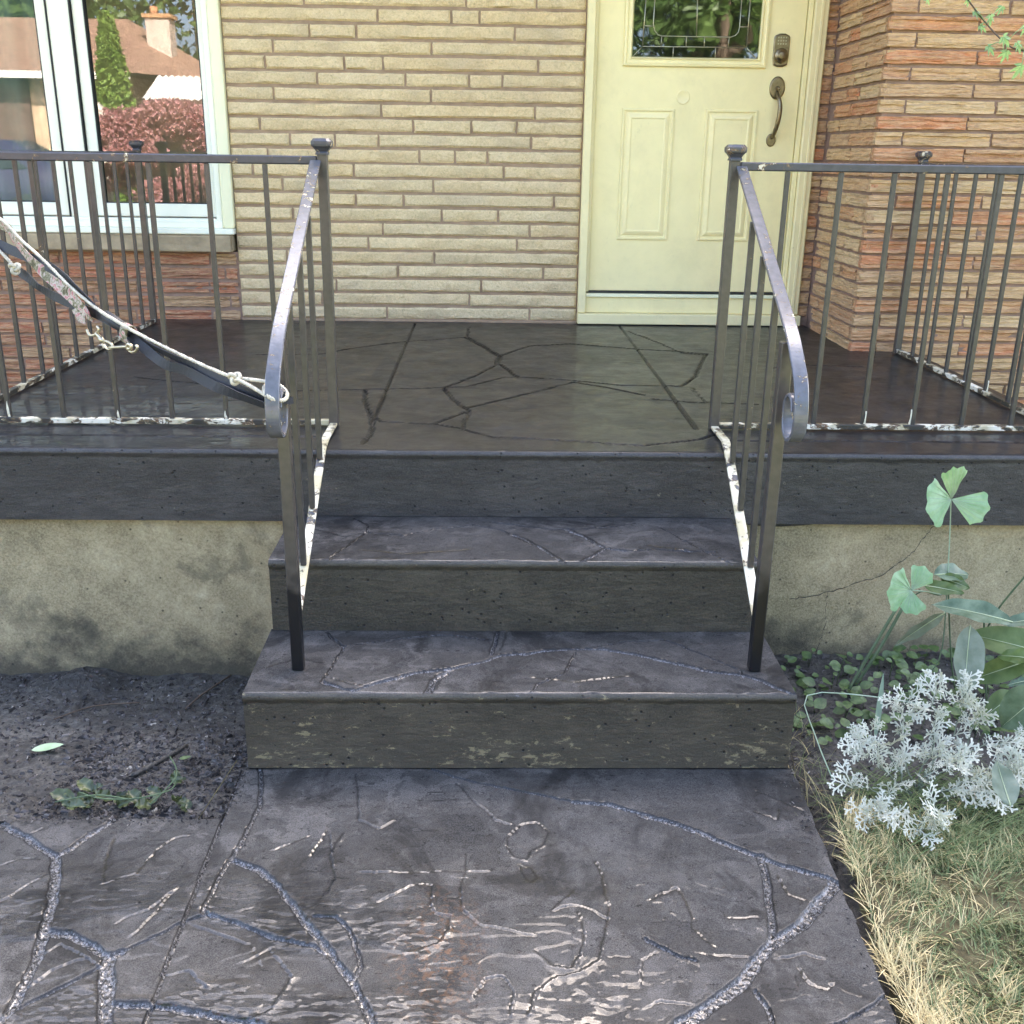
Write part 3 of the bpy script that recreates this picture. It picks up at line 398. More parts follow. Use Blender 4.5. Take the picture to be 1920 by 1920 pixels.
def height(X, Y, joints, ridges, rough=1.0, terr=1.0):
    Xw, Yw = wig(X, Y); Xw, Yw = wig(Xw, Yw, .0028, 62); h = np.zeros(X.shape); J = np.zeros(X.shape); Wt = np.zeros(X.shape)
    rp = ripple(X, Y); h += rough*.0022*(fbm(X*5, Y*5, 3)-.5)+rough*(.0005+.0026*rp)*(fbm(X*20+3, Y*46, 4)-.5)+rough*.0005*(fbm(X*80, Y*90, 3)-.5); h += rough*.0022*rp*(.5-np.abs(fbm(X*16+9, Y*44+4, 4)-.5)*5).clip(0, 1)
    n = fbm(X*4.5+fbm(X*9, Y*9, 2)*.9, Y*6.5+5, 4)*9; k = np.floor(n); fr = n-k; h += terr*.0018*(k+np.clip((fr-.86)/.14, 0, 1))*.9-terr*.0018*4.5
    n2 = fbm(X*7+fbm(X*13, Y*13, 3)*1.3, Y*9+5, 5)*8; k2 = np.floor(n2); f2 = n2-k2; sel = fbm(X*3+40, Y*3, 2) > .44
    TONE[0] = np.clip(.5+((k2*.618) % 1-.5)*.8*np.where(sel, 1, .35), 0, 1); TONE[1] = np.clip(1-np.abs(f2-.02)/.05, 0, 1)*sel*.8; h -= terr*.0016*TONE[1]
    for P in ridges:
        xs = [p[0] for p in P]; ys = [p[1] for p in P]
        m = (X > min(xs)-.08) & (X < max(xs)+.08) & (Y > min(ys)-.08) & (Y < max(ys)+.08)
        if not m.any(): continue
        d, s = seg_dist(Xw[m], Yw[m], P); hh = np.where(s > 0, .0028*np.exp(-d/.0065), -.0012*np.exp(-d/.004))*np.clip(2.4*fbm(X[m]*13+5, Y[m]*13, 3)-.5, .12, 1.1); h[m] += rough*hh; Wt[m] = np.maximum(Wt[m], np.exp(-(d/.0045)**2)); TONE[1][m] = np.maximum(TONE[1][m], np.exp(-((d-.002)/.0028)**2)*(s < 0))  # low side of each ridge also gets its shadow painted in
    for wd, P in joints:
        xs = [p[0] for p in P]; ys = [p[1] for p in P]
        m = (X > min(xs)-.06) & (X < max(xs)+.06) & (Y > min(ys)-.06) & (Y < max(ys)+.06)
        if not m.any(): continue
        d, s = seg_dist(Xw[m], Yw[m], P); ww = wd*(.8+.5*fbm(Xw[m]*9, Yw[m]*9, 2)); e = min(.004, wd*.5)
        q = np.clip((ww/2+e-d)/(2*e), 0, 1); q = q*q*(3-2*q); J[m] = np.maximum(J[m], q); Wt[m] = np.maximum(Wt[m], .35*np.exp(-(np.maximum(d-ww/2, 0)/.004)**2))
        h[m] += .0013*np.exp(-np.maximum(d-ww/2, 0)/.006)*(1-q)
    depth = .0085*np.clip(.35+J, 0, 1)*.85
    h = h-depth*J+J*.0016*(RS.rand(*X.shape)-.5)*2*rough
    return h, J, Wt
def carved(name, x0, x1, y0, y1, z, st, joints, ridges, m, parent=None, mask=None, rough=1., terr=1., seams=(), nose=None, minf=900, wide=0):
    nx = int((x1-x0)/st)+1; ny = int((y1-y0)/st)+1; xs = np.linspace(x0, x1, nx); ys = np.linspace(y0, y1, ny)
    X, Y = np.meshgrid(xs, ys); h, J, Wt = height(X, Y, joints, ridges, rough, terr)
    for P, wd in seams:
        d, s = seg_dist(X, Y, P); q = np.clip((wd-d)/(wd*.5), 0, 1); h -= .009*q; J = np.where(q > .3, 1.0, J)
    if nose is not None:
        d = Y-nose+.002*(fbm(X*30, Y*0+1, 2)-.5)-.030*np.maximum(0, fbm(X*16+nose*50, Y*0+3, 4)-.60); h = np.where(d < .014, h-(.014-np.clip(d, 0, .014))**2*38, h)
    if nose is not None: Wt = np.maximum(Wt, np.clip(1.3-(Y-nose)/.014, 0, 1))
    TONE[1] = np.maximum(TONE[1], np.clip(1.6-(y1-Y)/.005, 0, 1)*(Y > 1.9)); Z = z+h; Jf = J  # contact shade painted along the back edge
    if callable(mask): keep = mask((X[:-1, :-1]+X[1:, 1:])/2, (Y[:-1, :-1]+Y[1:, 1:])/2)
    else: keep = np.ones((ny-1, nx-1), bool)
    jm = (J[:-1, :-1] > .5) | (J[1:, 1:] > .5)
    if wide:  # thicken thin joints so that neighbouring stones separate
        for _ in range(wide):
            q = jm.copy(); q[1:] |= jm[:-1]; q[:, 1:] |= jm[:, :-1]; jm = q
    lab = np.where(keep & ~jm, -1, -2).ravel().tolist(); W = nx-1; H = ny-1; cur = 0; sizes = []
    for s0 in range(W*H):
        if lab[s0] != -1: continue
        st_ = [s0]; lab[s0] = cur; c = 0
        while st_:
            q = st_.pop(); c += 1; xx = q % W
            if xx > 0 and lab[q-1] == -1: lab[q-1] = cur; st_.append(q-1)
            if xx < W-1 and lab[q+1] == -1: lab[q+1] = cur; st_.append(q+1)
            if q >= W and lab[q-W] == -1: lab[q-W] = cur; st_.append(q-W)
            if q < W*(H-1) and lab[q+W] == -1: lab[q+W] = cur; st_.append(q+W)
        sizes.append(c); cur += 1
    lab = np.array(lab); V = np.stack([X, Y, Z], -1).reshape(-1, 3); jf = Jf.ravel(); rpf = ripple(X, Y).ravel(); wtf = Wt.ravel(); tnf = TONE[0].ravel(); lnf = TONE[1].ravel()
    fi = np.arange(W*H); r = fi//W; c = fi % W; a = r*nx+c; Fq = np.stack([a, a+1, a+nx+1, a+nx], 1); kp = keep.ravel()
    def build(nm, sel, par):
        F = Fq[sel]; u, inv = np.unique(F, return_inverse=True); F = inv.reshape(-1, 4)
        me = bpy.data.meshes.new(nm); me.vertices.add(len(u)); me.vertices.foreach_set('co', V[u].ravel())
        me.loops.add(F.size); me.loops.foreach_set('vertex_index', F.ravel().astype(np.int32)); me.polygons.add(len(F)); me.polygons.foreach_set('loop_start', np.arange(0, F.size, 4, dtype=np.int32))
        me.update(calc_edges=True); me.polygons.foreach_set('use_smooth', [True]*len(F)); at = me.attributes.new('joint', 'FLOAT', 'POINT'); at.data.foreach_set('value', jf[u].astype(np.float32)); at = me.attributes.new('ripple', 'FLOAT', 'POINT'); at.data.foreach_set('value', rpf[u].astype(np.float32)); at = me.attributes.new('wet', 'FLOAT', 'POINT'); at.data.foreach_set('value', wtf[u].astype(np.float32))
        for q_, a_ in (('tone', tnf), ('line', lnf)): at = me.attributes.new(q_, 'FLOAT', 'POINT'); at.data.foreach_set('value', a_[u].astype(np.float32))
        me.materials.append(m); me.update(); o = bpy.data.objects.new(nm, me); COL.objects.link(o)
        if par: o.parent = par
        return o
    big = [k for k in range(cur) if sizes[k] > minf]; isbig = np.zeros(cur+1, bool); isbig[big] = True
    bed = build(name, kp & ((lab < 0) | ~isbig[np.maximum(lab, 0)]), parent)
    for k in big: build('stone', lab == k, bed)
    return bed

def lerp(a, b, t): return a+(b-a)*t
def walk_right(y): return lerp(.655, .687, np.clip((y-1.27)/.707, -.3, 1))
def wmask(X, Y):
    left = np.where(Y > 1.79, -.54, -2.4); return (X > left) & (X < walk_right(Y)+.0015*np.sin(Y*60))
walk = empty('walkway', (0, 1.5, 0), 'slate grey stamped concrete walkway at the foot of the steps', None, None, 'structure')
walk.location = (0, 0, 0)
seam = [(-.536, 2.0), (-.538, 1.79), (-.532, 1.27), (-.53, .5)]
WJ = WALK_JOINTS
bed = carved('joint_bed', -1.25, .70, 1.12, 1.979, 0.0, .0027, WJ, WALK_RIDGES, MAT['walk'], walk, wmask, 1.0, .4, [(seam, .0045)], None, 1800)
def skirt(name, P, z0, z1, m, parent, closed=False):
    V = []; F = []; n = len(P)
    for x, y in P: V += [(x, y, z1), (x, y, z0)]
    for i in range(n-1 if not closed else n): j = (i+1) % n; F.append((2*i, 2*i+1, 2*j+1, 2*j))
    return mesh_obj(name, V, F, m, parent)
skirt('slab_edge', [(-1.25, 1.788), (-.541, 1.788), (-.541, 1.976)], -.13, -.0025, MAT['walk'], bed)
skirt('slab_edge', [(float(walk_right(y))-.001+.0015*math.sin(y*60), y) for y in np.linspace(1.12, 1.976, 40)], -.13, -.0025, MAT['walk'], bed)
# the walkway goes on towards the street and to the left, coarser
box('walkway_slab', -.54, .65, -7.0, 1.119, -.12, -.003, MAT['walk'], walk, .004)
box('walkway_slab', -3.6, -1.2505, .0, 1.788, -.12, -.003, MAT['walk'], walk, .004)
box('walkway_slab', -1.25, -.545, .0, 1.119, -.12, -.003, MAT['walk'], walk, .004)

# ------------------------------------------------------------------ porch and steps
porch = empty('porch', (0, 3.6, 0), 'raised stamped concrete porch with three steps and beige stucco foundation', 'porch'); porch.location = (0, 0, 0)
def riser(name, x0, x1, z0, z1, y, m, parent, st=.005, lip=.020):
    nx = int((x1-x0)/st)+1; nz = int((z1-z0)/st)+1; X, Zz = np.meshgrid(np.linspace(x0, x1, nx), np.linspace(z0, z1, nz))
    edge = z1-lip+.004*(fbm(X*45, X*0+z0*9, 4)-.5)*2; l = np.clip((Zz-edge)/.003, 0, 1)
    yy = y-.0045*l-.002*(fbm(X*9, Zz*22, 4)-.5)-.0008*(fbm(X*60, Zz*120, 2)-.5)
    yy += .0022*np.exp(-((Zz-edge+.003)/.003)**2)*fbm(X*70, Zz*0, 2)
    top = np.clip((Zz-(z1-.007))/.007, 0, 1); yy += .006*top**2
    V = np.stack([X, yy, Zz-.0035*top*0], -1).reshape(-1, 3); F = [(r*nx+c, r*nx+c+1, (r+1)*nx+c+1, (r+1)*nx+c) for r in range(nz-1) for c in range(nx-1)]
    return mesh_obj(name, V, F, m, parent, True)
T1 = (-.526, .678, 1.977); T2 = (-.521, .656, 2.286)
def step_block(x0, x1, y0, y1, z0, z1, joints, m_r, ridges, parent):
    t = carved('step', x0, x1, y0-.004, y1, z1, .0034, joints, ridges, MAT['tread'], parent, None, .8, .3, (), y0-.004, 700)
    riser('riser', x0, x1, z0, z1-.001, y0, m_r, t)
    for x, sgn in ((x0+.0015, -1), (x1-.0015, 1)):
        V = []; F = []
        ys = np.linspace(y0, y1, 30); b = len(V)
        for yy in ys: V += [(x+.0016*math.sin(yy*90)*math.sin(yy*37), yy, z0-.1), (x+.002*math.sin(yy*70+1), yy, z1-.006)]
        F += [(b+2*i, b+2*i+1, b+2*i+3, b+2*i+2) if sgn > 0 else (b+2*i+2, b+2*i+3, b+2*i+1, b+2*i) for i in range(29)]
        mesh_obj('step_side', V, F, m_r, t)
    return t
s1 = step_block(T1[0], T1[1], T1[2], 2.292, 0, .187, T1_JOINTS, MAT['riser_low'], [[(x+.02, y+.02) for x, y in P[:4]] for _, P in T1_JOINTS[:3]]+[[(-.5, 2.1), (-.43, 2.14), (-.38, 2.12)], [(.1, 2.05), (.2, 2.03), (.32, 2.06)]], porch)
s2 = step_block(T2[0], T2[1], T2[2], 2.606, .187, .372, T2_JOINTS, MAT['riser'], [[(-.3, 2.35), (-.2, 2.33), (-.05, 2.36)], [(-.45, 2.5), (-.36, 2.45), (-.3, 2.48)], [(.4, 2.4), (.5, 2.36)]], porch)
XL, XR, ZP = -1.535, 1.73, .553
pm = lambda X, Y: ~((X > 1.48) & (Y > 4.15))
gro = [(.004, [(-1.53, 2.742), (-.46, 2.738)]), (.004, [(.655, 2.735), (1.72, 2.74)])]
slab = carved('porch_slab', XL, XR, 2.604, 4.81, ZP, .0070, [(max(w_*.8, .006), P) for w_, P in PORCH_JOINTS]+[(.009, g_[1]) for g_ in gro], PORCH_RIDGES, MAT['porch'], porch, pm, .35, .25,
     [([(-.337, 4.74), (-.335, 2.89)], .0065), ([(.602, 4.74), (.60, 2.86)], .0065)], 2.604, 520)
riser('slab_face', XL, XR, .355, ZP-.001, 2.607, MAT['fascia'], slab, .006, .018)
box('slab_core', XL+.003, XR-.003, 2.625, 4.81, .3555, .542, MAT['fascia'], slab, 0)
box('slab_base', -.519, .654, 2.3, 2.62, -.05, .350, MAT['riser'], slab, 0)
def stucco(name, x0, x1, z0, z1, y, m, parent):
    X, Zz = np.meshgrid(np.linspace(x0, x1, 260), np.linspace(z0, z1, 50)); yy = y-.010*(fbm(X*2.2, Zz*3, 4)-.5)-.003*(fbm(X*14, Zz*16, 3)-.5)
    for P in ([(.87, .13), (1.02, .17), (1.1, .20), (1.17, .25), (1.2, .31), (1.23, .35)], [(.95, .15), (.955, .05), (.93, -.05)], [(-1.22, .35), (-1.2, .33)]):
        d, s = seg_dist(X+.008*(fbm(X*30, Zz*30, 2)-.5), Zz+.008*(fbm(X*30+9, Zz*30, 2)-.5), P); yy += .005*np.exp(-(d/.0022)**2)
    # ragged drip of slab sealer along the top
    V = np.stack([X, yy, Zz], -1).reshape(-1, 3); F = [(r*260+c, r*260+c+1, (r+1)*260+c+1, (r+1)*260+c) for r in range(49) for c in range(259)]
    return mesh_obj(name, V, F, m, parent, True)
fo = stucco('foundation', XL+.02, XR-.02, -.25, .3552, 2.637, MAT['foundation'], porch)
box('foundation_core', XL+.02, XR-.02, 2.66, 4.81, -.25, .3545, MAT['foundation'], fo, 0)
# hairline cracks in the stucco
for P in ([(.85, .125), (.93, .14), (1.02, .17), (1.1, .20), (1.14, .235), (1.17, .26), (1.2, .31), (1.23, .35)], [(.955, .145), (.952, .10), (.958, .05), (.945, -.02), (.94, -.08)]):
    rq = random.Random(3); Q = [(x+rq.uniform(-.003, .003), z+rq.uniform(-.003, .003)) for x, z in [tuple(v)[:2] for v in smooth_path([(x, z, 0) for x, z in P], 7)]]; V = []
    for x, z in Q: w_ = rq.uniform(.0005, .0014); V += [(x-w_*.5, 2.6255, z+w_), (x+w_*.5, 2.6255, z-w_)]
    mesh_obj('crack', V, [(2*i, 2*i+1, 2*i+3, 2*i+2) for i in range(len(Q)-1)], MAT['seal'], fo)
V = []; F = []     # ragged lump of grey sealer along the foundation top
for (xa, xb, y) in ((.70, 1.70, 2.632), (-1.5, -.53, 2.632)):
    xs = np.linspace(xa, xb, 160); b = len(V)
    for i, x in enumerate(xs):
        d = .004+.02*max(0, float(fbm(np.array([x*7+3.]), np.array([1.3]), 4)[0])-.45)*2.2
        if xa < 0: d *= .5
        V += [(x, y-.004, .3548), (x, y-.001, .3548-d)]
    F += [(b+2*i, b+2*i+1, b+2*i+3, b+2*i+2) for i in range(159)]
mesh_obj('sealer_drip', V, F, MAT['fascia'], fo)

# ------------------------------------------------------------------ house walls
house = empty('house', (0, 4.8, 0), 'single storey house front with cream stone, orange sandstone wing, yellow door and wide window', 'house'); house.location = (0, 0, 0)
def brick_mesh(L, H, D, kind):
    """one stone: rock faced front grid, back open; local origin at the centre of its face, front towards -y"""
    nx = max(4, min(14, int(L/.035)+2)); nz = 4 if kind == 'beige' else 6
    X = np.linspace(-L/2, L/2, nx); Zs = np.linspace(-H/2, H/2, nz)
    if kind == 'beige': Zs = np.array([-.5, -.34, .34, .5])*H; X[1] = -L/2+.008; X[-2] = L/2-.008
    else: c1 = random.uniform(-.28, -.12); c2 = random.uniform(.08, .25); Zs = np.array([-.5, c1-.03, c1+.03, c2-.03, c2+.03, .5])*H
    V = []
    lev = [0, 0, random.uniform(-.009, .004), random.uniform(-.009, .004), 0, 0]; t3 = random.uniform(-.006, .003)
    for k, z in enumerate(Zs):
        for i, x in enumerate(X):
            bord = (k in (0, nz-1)) or i in (0, nx-1)
            if kind == 'beige': y = .006 if bord else random.uniform(-.004, .002)
            else:
                y = -[0, 0, lev[2], lev[2], t3, t3][k]+random.uniform(-.0025, .0025)
                if i in (0, nx-1): y += .003
            zz = z+(random.uniform(-.0016, .0016) if bord else random.uniform(-.002, .002)); xx = x+(random.uniform(-.002, .002) if bord else random.uniform(-.004, .004))
            V.append((xx, y, zz))
    F = [(k*nx+i, k*nx+i+1, (k+1)*nx+i+1, (k+1)*nx+i) for k in range(nz-1) for i in range(nx-1)]
    ring = [i for i in range(nx)]+[k*nx+nx-1 for k in range(1, nz)]+[(nz-1)*nx+i for i in range(nx-2, -1, -1)]+[k*nx for k in range(nz-2, 0, -1)]
    b = len(V); V += [(V[i][0], D, V[i][2]) for i in ring]; n = len(ring)
    F += [(ring[(j+1) % n], ring[j], b+j, b+(j+1) % n) for j in range(n)]
    me = bpy.data.meshes.new('brick'); me.from_pydata(V, [], F); me.update(); return me
def brick(x0, x1, zc, H, y, kind, m, parent, rot=0, D=.03, pos=None):
    me = brick_mesh(x1-x0, H, D, kind); me.materials.append(m)
    if kind == 'beige': me.polygons.foreach_set('use_smooth', [True]*len(me.polygons)); me.set_sharp_from_angle(angle=math.radians(35))
    o = bpy.data.objects.new('brick', me); COL.objects.link(o); o.parent = parent
    if pos: o.location = pos
    else: o.location = ((x0+x1)/2, y, zc)
    o.rotation_euler = (0, 0, rot); return o
ZT = 2.62
bw = box('cream_stone_wall', -1.137, .4095, 4.808, 5.0, .50, ZT, MAT['beige_mortar'], house, 0)
pitch = (1.837-.591)/20; zrow = lambda k: 1.837-(k-1)*pitch
for k in range(-11, 22):
    z = zrow(k)
    if z > ZT-.03: continue
    js = BEIGE[k] if k >= 0 else sorted([-1.13+.3*q+random.uniform(-.12, .12)+(.15 if k % 2 else 0) for q in range(1, 5)])
    js = [j for j in js if -1.08 < j < .36]; ed = [-1.134]+js+[.404]
    for a, b in zip(ed[:-1], ed[1:]):
        if b-a < .03: continue
        brick(a+(.005 if a > -1.13 else 0), b-(.005 if b < .40 else 0), z+random.uniform(-.0012, .0012), pitch-.0125+random.uniform(-.002, .002), 4.800+random.uniform(-.0015, .0015), 'beige', MAT['beige'], bw)
box('mortar_fillet', -1.137, .4095, 4.795, 4.81, .545, .562, MAT['beige_mortar'], bw, .003)
# red sandstone under the window (goes down to the soil beyond the porch)
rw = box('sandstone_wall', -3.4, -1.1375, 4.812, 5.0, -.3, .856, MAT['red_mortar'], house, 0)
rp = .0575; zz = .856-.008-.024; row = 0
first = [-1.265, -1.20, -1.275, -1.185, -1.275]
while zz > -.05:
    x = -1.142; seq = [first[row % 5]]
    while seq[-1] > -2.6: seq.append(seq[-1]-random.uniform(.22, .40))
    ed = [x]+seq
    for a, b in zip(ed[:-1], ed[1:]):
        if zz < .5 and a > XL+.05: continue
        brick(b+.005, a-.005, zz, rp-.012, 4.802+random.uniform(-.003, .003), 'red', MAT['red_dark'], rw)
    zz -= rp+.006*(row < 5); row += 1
# sill stones
sl = box('window_sill', -3.3, -1.15, 4.775, 4.99, .858, .934, MAT['sill'], house, .006)
bm = bmesh.new()
for (a, b) in ((-1.152, -1.74), (-1.747, -2.35), (-2.357, -3.0)): add_box(bm, b, a, 4.752, 4.78, .860, .931, .007, None, 2)
for v in bm.verts: v.co.y += random.uniform(-.004, .004)
bm_obj('sill_face', bm, MAT['sill'], sl)
# wing on the right
WX, WY = 1.478, 4.150
wg = box('sandstone_wing', WX+.012, 4.6, WY+.012, 4.99, -.3, 2.95, MAT['red_mortar'], house, 0)
z = 1.828+13*.0575; row = -13
while z > -.02:
    even = (row % 2 == 0)
    # row 0 of the survey starts with a short header at the corner
    H = .0575-.0125+random.uniform(-.002, .002)
    if z < ZT+.3:
        x = WX; ed = [x]
        if even: ed.append(x+random.uniform(.095, .108))
        else: ed.append(x+.335+random.uniform(-.01, .015))
        lim = 2.55 if z < 1.95 else 2.1
        while ed[-1] < lim: ed.append(ed[-1]+.343+random.uniform(-.006, .006))
        for i, (a, b) in enumerate(zip(ed[:-1], ed[1:])):
            brick(a+(.005 if i else -.002), b-.005, z, H, WY+random.uniform(-.003, .003), 'red', MAT['red'], wg, 0, .03)
        # return face towards the door (x = WX), seen side on
        if z > .5:
            y = WY+(.02 if even else .0); ed = [y]
            ed.append(y+(random.uniform(.14, .26) if not even else .33))
            if not even: ed[1] = y+.055
            while ed[-1] < 4.70: ed.append(min(4.795, ed[-1]+random.uniform(.12, .32)))
            for a, b in zip(ed[:-1], ed[1:]):
                if b-a < .03: continue
                me = brick_mesh(b-a-.01, H, .03, 'red'); me.materials.append(MAT['red']); o = bpy.data.objects.new('brick', me); COL.objects.link(o); o.parent = wg
                o.location = (WX+random.uniform(-.002, .002), (a+b)/2, z); o.rotation_euler = (0, 0, -math.pi/2)
    z -= .0575; row += 1
# strip of wall between door casing and the wing
sw = box('sandstone_strip', 1.436, 1.489, 4.812, 4.99, .50, ZT, MAT['red_mortar'], house, 0)
z = 1.828+13*.0575
while z > .57:
    if z < ZT-.03: brick(1.438, 1.482, z, .045, 4.803, 'red', MAT['red'], sw, 0, .02)
    z -= .0575
# upper works: frieze, soffit, gutter, roof (they shade the porch and the walk)
up = box('frieze', -6.2, 1.476, 4.79, 4.99, ZT+.002, 2.93, MAT['trim'], house, .004)
box('house_body', -6.2, 6.2, 5.5, 13.0, -.3, 2.93, MAT['tan_stone'], house, 0)
box('house_end_wall', -6.2, -3.401, 4.83, 5.5, -.3, ZT, MAT['tan_stone'], house, 0)
box('back_fill', -1.13, .40, 5.001, 5.5, .5, 2.93, MAT['dark_room'], house, 0)
rf = mesh_obj('roof', [(-6.7, 4.12, 2.98), (6.7, 4.12, 2.98), (6.7, 9.2, 4.6), (-6.7, 9.2, 4.6), (6.7, 14, 2.98), (-6.7, 14, 2.98)], [(0, 1, 2, 3), (3, 2, 4, 5), (1, 4, 2), (5, 0, 3)], MAT['shingle'], house)
box('soffit', -6.7, 6.7, 4.12, 5.2, 2.94, 2.972, MAT['trim'], rf, 0)
box('gutter', -6.7, 6.7, 4.03, 4.118, 2.86, 2.99, MAT['trim'], rf, .01)
mesh_obj('wing_roof', [(1.1, 3.35, 2.985), (6.7, 3.35, 2.985), (6.7, 6.8, 3.98), (4.0, 6.8, 3.98), (1.1, 4.2, 2.99), (1.1, 3.35, 2.87), (6.7, 3.35, 2.87), (6.7, 4.11, 2.87), (1.1, 4.029, 2.87)], [(0, 1, 2, 3, 4), (0, 5, 6, 1), (5, 8, 7, 6), (0, 4, 8, 5)], MAT['shingle'], rf)

# ------------------------------------------------------------------ window
win = empty('window', (0, 0, 0), parent=house)
def frame_rect(bm, x0, x1, z0, z1, w, y0, y1, bev=.003, bw_=None, top=None):
    b = bw_ or w; t = top or w
    add_box(bm, x0, x0+w, y0, y1, z0, z1, bev); add_box(bm, x1-w, x1, y0, y1, z0, z1, bev)
    add_box(bm, x0+w, x1-w, y0+.0005, y1-.0005, z0, z0+b, bev); add_box(bm, x0+w, x1-w, y0+.0005, y1-.0005, z1-t, z1, bev)
bm = bmesh.new(); frame_rect(bm, -3.16, -1.1905, .943, 2.54, .03, 4.80, 4.97, .004, .058); add_box(bm, -1.868, -1.772, 4.815, 4.96, 1.0, 2.51, .004); bm_obj('frame', bm, MAT['vinyl'], win)
bm = bmesh.new(); add_box(bm, -1.190, -1.1385, 4.782, 4.96, .96, 2.56, .012, None, 2); add_box(bm, -3.22, -1.1385, 4.785, 4.96, 2.545, 2.61, .006); add_box(bm, -3.22, -3.165, 4.785, 4.96, .94, 2.545, .006); bm_obj('casing', bm, MAT['casing'], win)
bm = bmesh.new(); add_box(bm, -3.2, -1.139, 4.765, 4.96, .934, .960, .004); add_box(bm, -3.17, -1.1905, 4.790, 4.80, .960, .990, .003); bm_obj('sill_cap', bm, MAT['vinyl'], win)
for x0, x1 in ((-3.12, -1.872), (-1.765, -1.197)):
    bm = bmesh.new(); frame_rect(bm, x0, x1, 1.004, 2.505, .048, 4.822, 4.87, .004, .058); sh = bm_obj('sash', bm, MAT['vinyl'], win)
    bm = bmesh.new(); frame_rect(bm, x0+.0475, x1-.0475, 1.0615, 2.4575, .004, 4.825, 4.86, 0); bm_obj('seal', bm, MAT['seal'], sh)
    mesh_obj('pane', [(x0+.05, 4.845, 1.064), (x1-.05, 4.845, 1.064), (x1-.05, 4.845, 2.456), (x0+.05, 4.845, 2.456)], [(0, 1, 2, 3)], MAT['glass'], sh)
    mesh_obj('pane', [(x0+.05, 4.857, 1.064), (x1-.05, 4.857, 1.064), (x1-.05, 4.857, 2.456), (x0+.05, 4.857, 2.456)], [(3, 2, 1, 0)], MAT['car_glass'] if False else MAT['glass'], sh) if False else None
bm = bmesh.new(); frame_rect(bm, -1.772, -1.1905, .9985, 2.51, .004, 4.808, 4.83, 0); frame_rect(bm, -3.127, -1.868, .9985, 2.51, .004, 4.808, 4.83, 0); bm_obj('gasket', bm, MAT['seal'], win)
box('room_wall', -3.3, -1.139, 5.9, 5.95, .2, 2.9, MAT['dark_room'], win, 0)
box('room_wall', -3.4, -3.3, 5.0, 5.9, .2, 2.9, MAT['dark_room'], win, 0); box('room_wall', -1.2, -1.135, 5.0, 5.9, .2, 2.9, MAT['dark_room'], win, 0)
box('room_wall', -3.3, -1.14, 5.0, 5.9, .15, .2, MAT['dark_room'], win, 0)
V = []; F = []
for i, x in enumerate(np.linspace(-3.1, -1.93, 90)):
    yy = 4.98+.02*math.sin(x*60+2*math.sin(x*7)); V += [(x, yy, .95), (x*1.0+.0, yy, 2.5)]
    if i: F.append((2*i-2, 2*i, 2*i+1, 2*i-1))
mesh_obj('curtain', V, F, MAT['curtain'], win, True)

# ------------------------------------------------------------------ front door
door = empty('front_door', (0, 0, 0), parent=house)
def relief(x0, x1, z0, z1, y, prof):
    """nested rectangular moulding: list of (inset, height towards the viewer)"""
    V = []; F = []
    for ins, h in prof: V += [(x0+ins, y-h, z0+ins), (x1-ins, y-h, z0+ins), (x1-ins, y-h, z1-ins), (x0+ins, y-h, z1-ins)]
    n = len(prof)
    for k in range(n-1):
        for j in range(4): F.append((4*k+j, 4*k+(j+1) % 4, 4*k+4+(j+1) % 4, 4*k+4+j))
    return V, F, n
yd = 4.815
dl = box('door_slab', .460, 1.350, yd, yd+.045, .703, 2.56, MAT['door'], door, .002)
prof = [(0, .0), (.002, .006), (.009, .0065), (.013, .0015), (.020, .0015), (.024, .005), (.036, .009), (.040, .009), (.044, .0065)]
for x0, x1 in ((.579, .808), (.946, 1.176)):
    V, F, n = relief(x0, x1, .932, 1.489, yd-.0006, prof); F.append(tuple(range(4*n-4, 4*n))); mesh_obj('raised_panel', V, F, MAT['door'], dl)
V, F, n = relief(.571, 1.192, 1.657, 2.40, yd-.0006, [(0, 0), (.003, .012), (.012, .014), (.018, .008), (.026, .008), (.032, .013), (.037, .006), (.038, .002)]); mesh_obj('glass_frame', V, F, MAT['door'], dl)
mesh_obj('pane', [(.609, yd-.003, 1.695), (1.154, yd-.003, 1.695), (1.154, yd-.003, 2.362), (.609, yd-.003, 2.362)], [(0, 1, 2, 3)], MAT['door_glass'], dl)
box('glass_backing', .612, 1.151, yd-.0018, yd-.0008, 1.698, 2.36, MAT['seal'], dl, 0)
parts = []
for P in CAMES: parts.append(tube_data([(x, yd-.005, z) for x, z in smooth_path([(x, 0, z) for x, z in P], 2)] if False else [Vector((x, yd-.005, z)) for x, z in P], .0021, 6))
V, F = join_data(parts); mesh_obj('caming', V, F, MAT['came'], dl, True)
V, F = lathe([(.030, .0), (.030, .0012), (.026, .0016), (.024, .0006)], 32, 'y', (.842, yd, 1.537)); mesh_obj('wreath_mark', V, F, MAT['door'], dl, True)
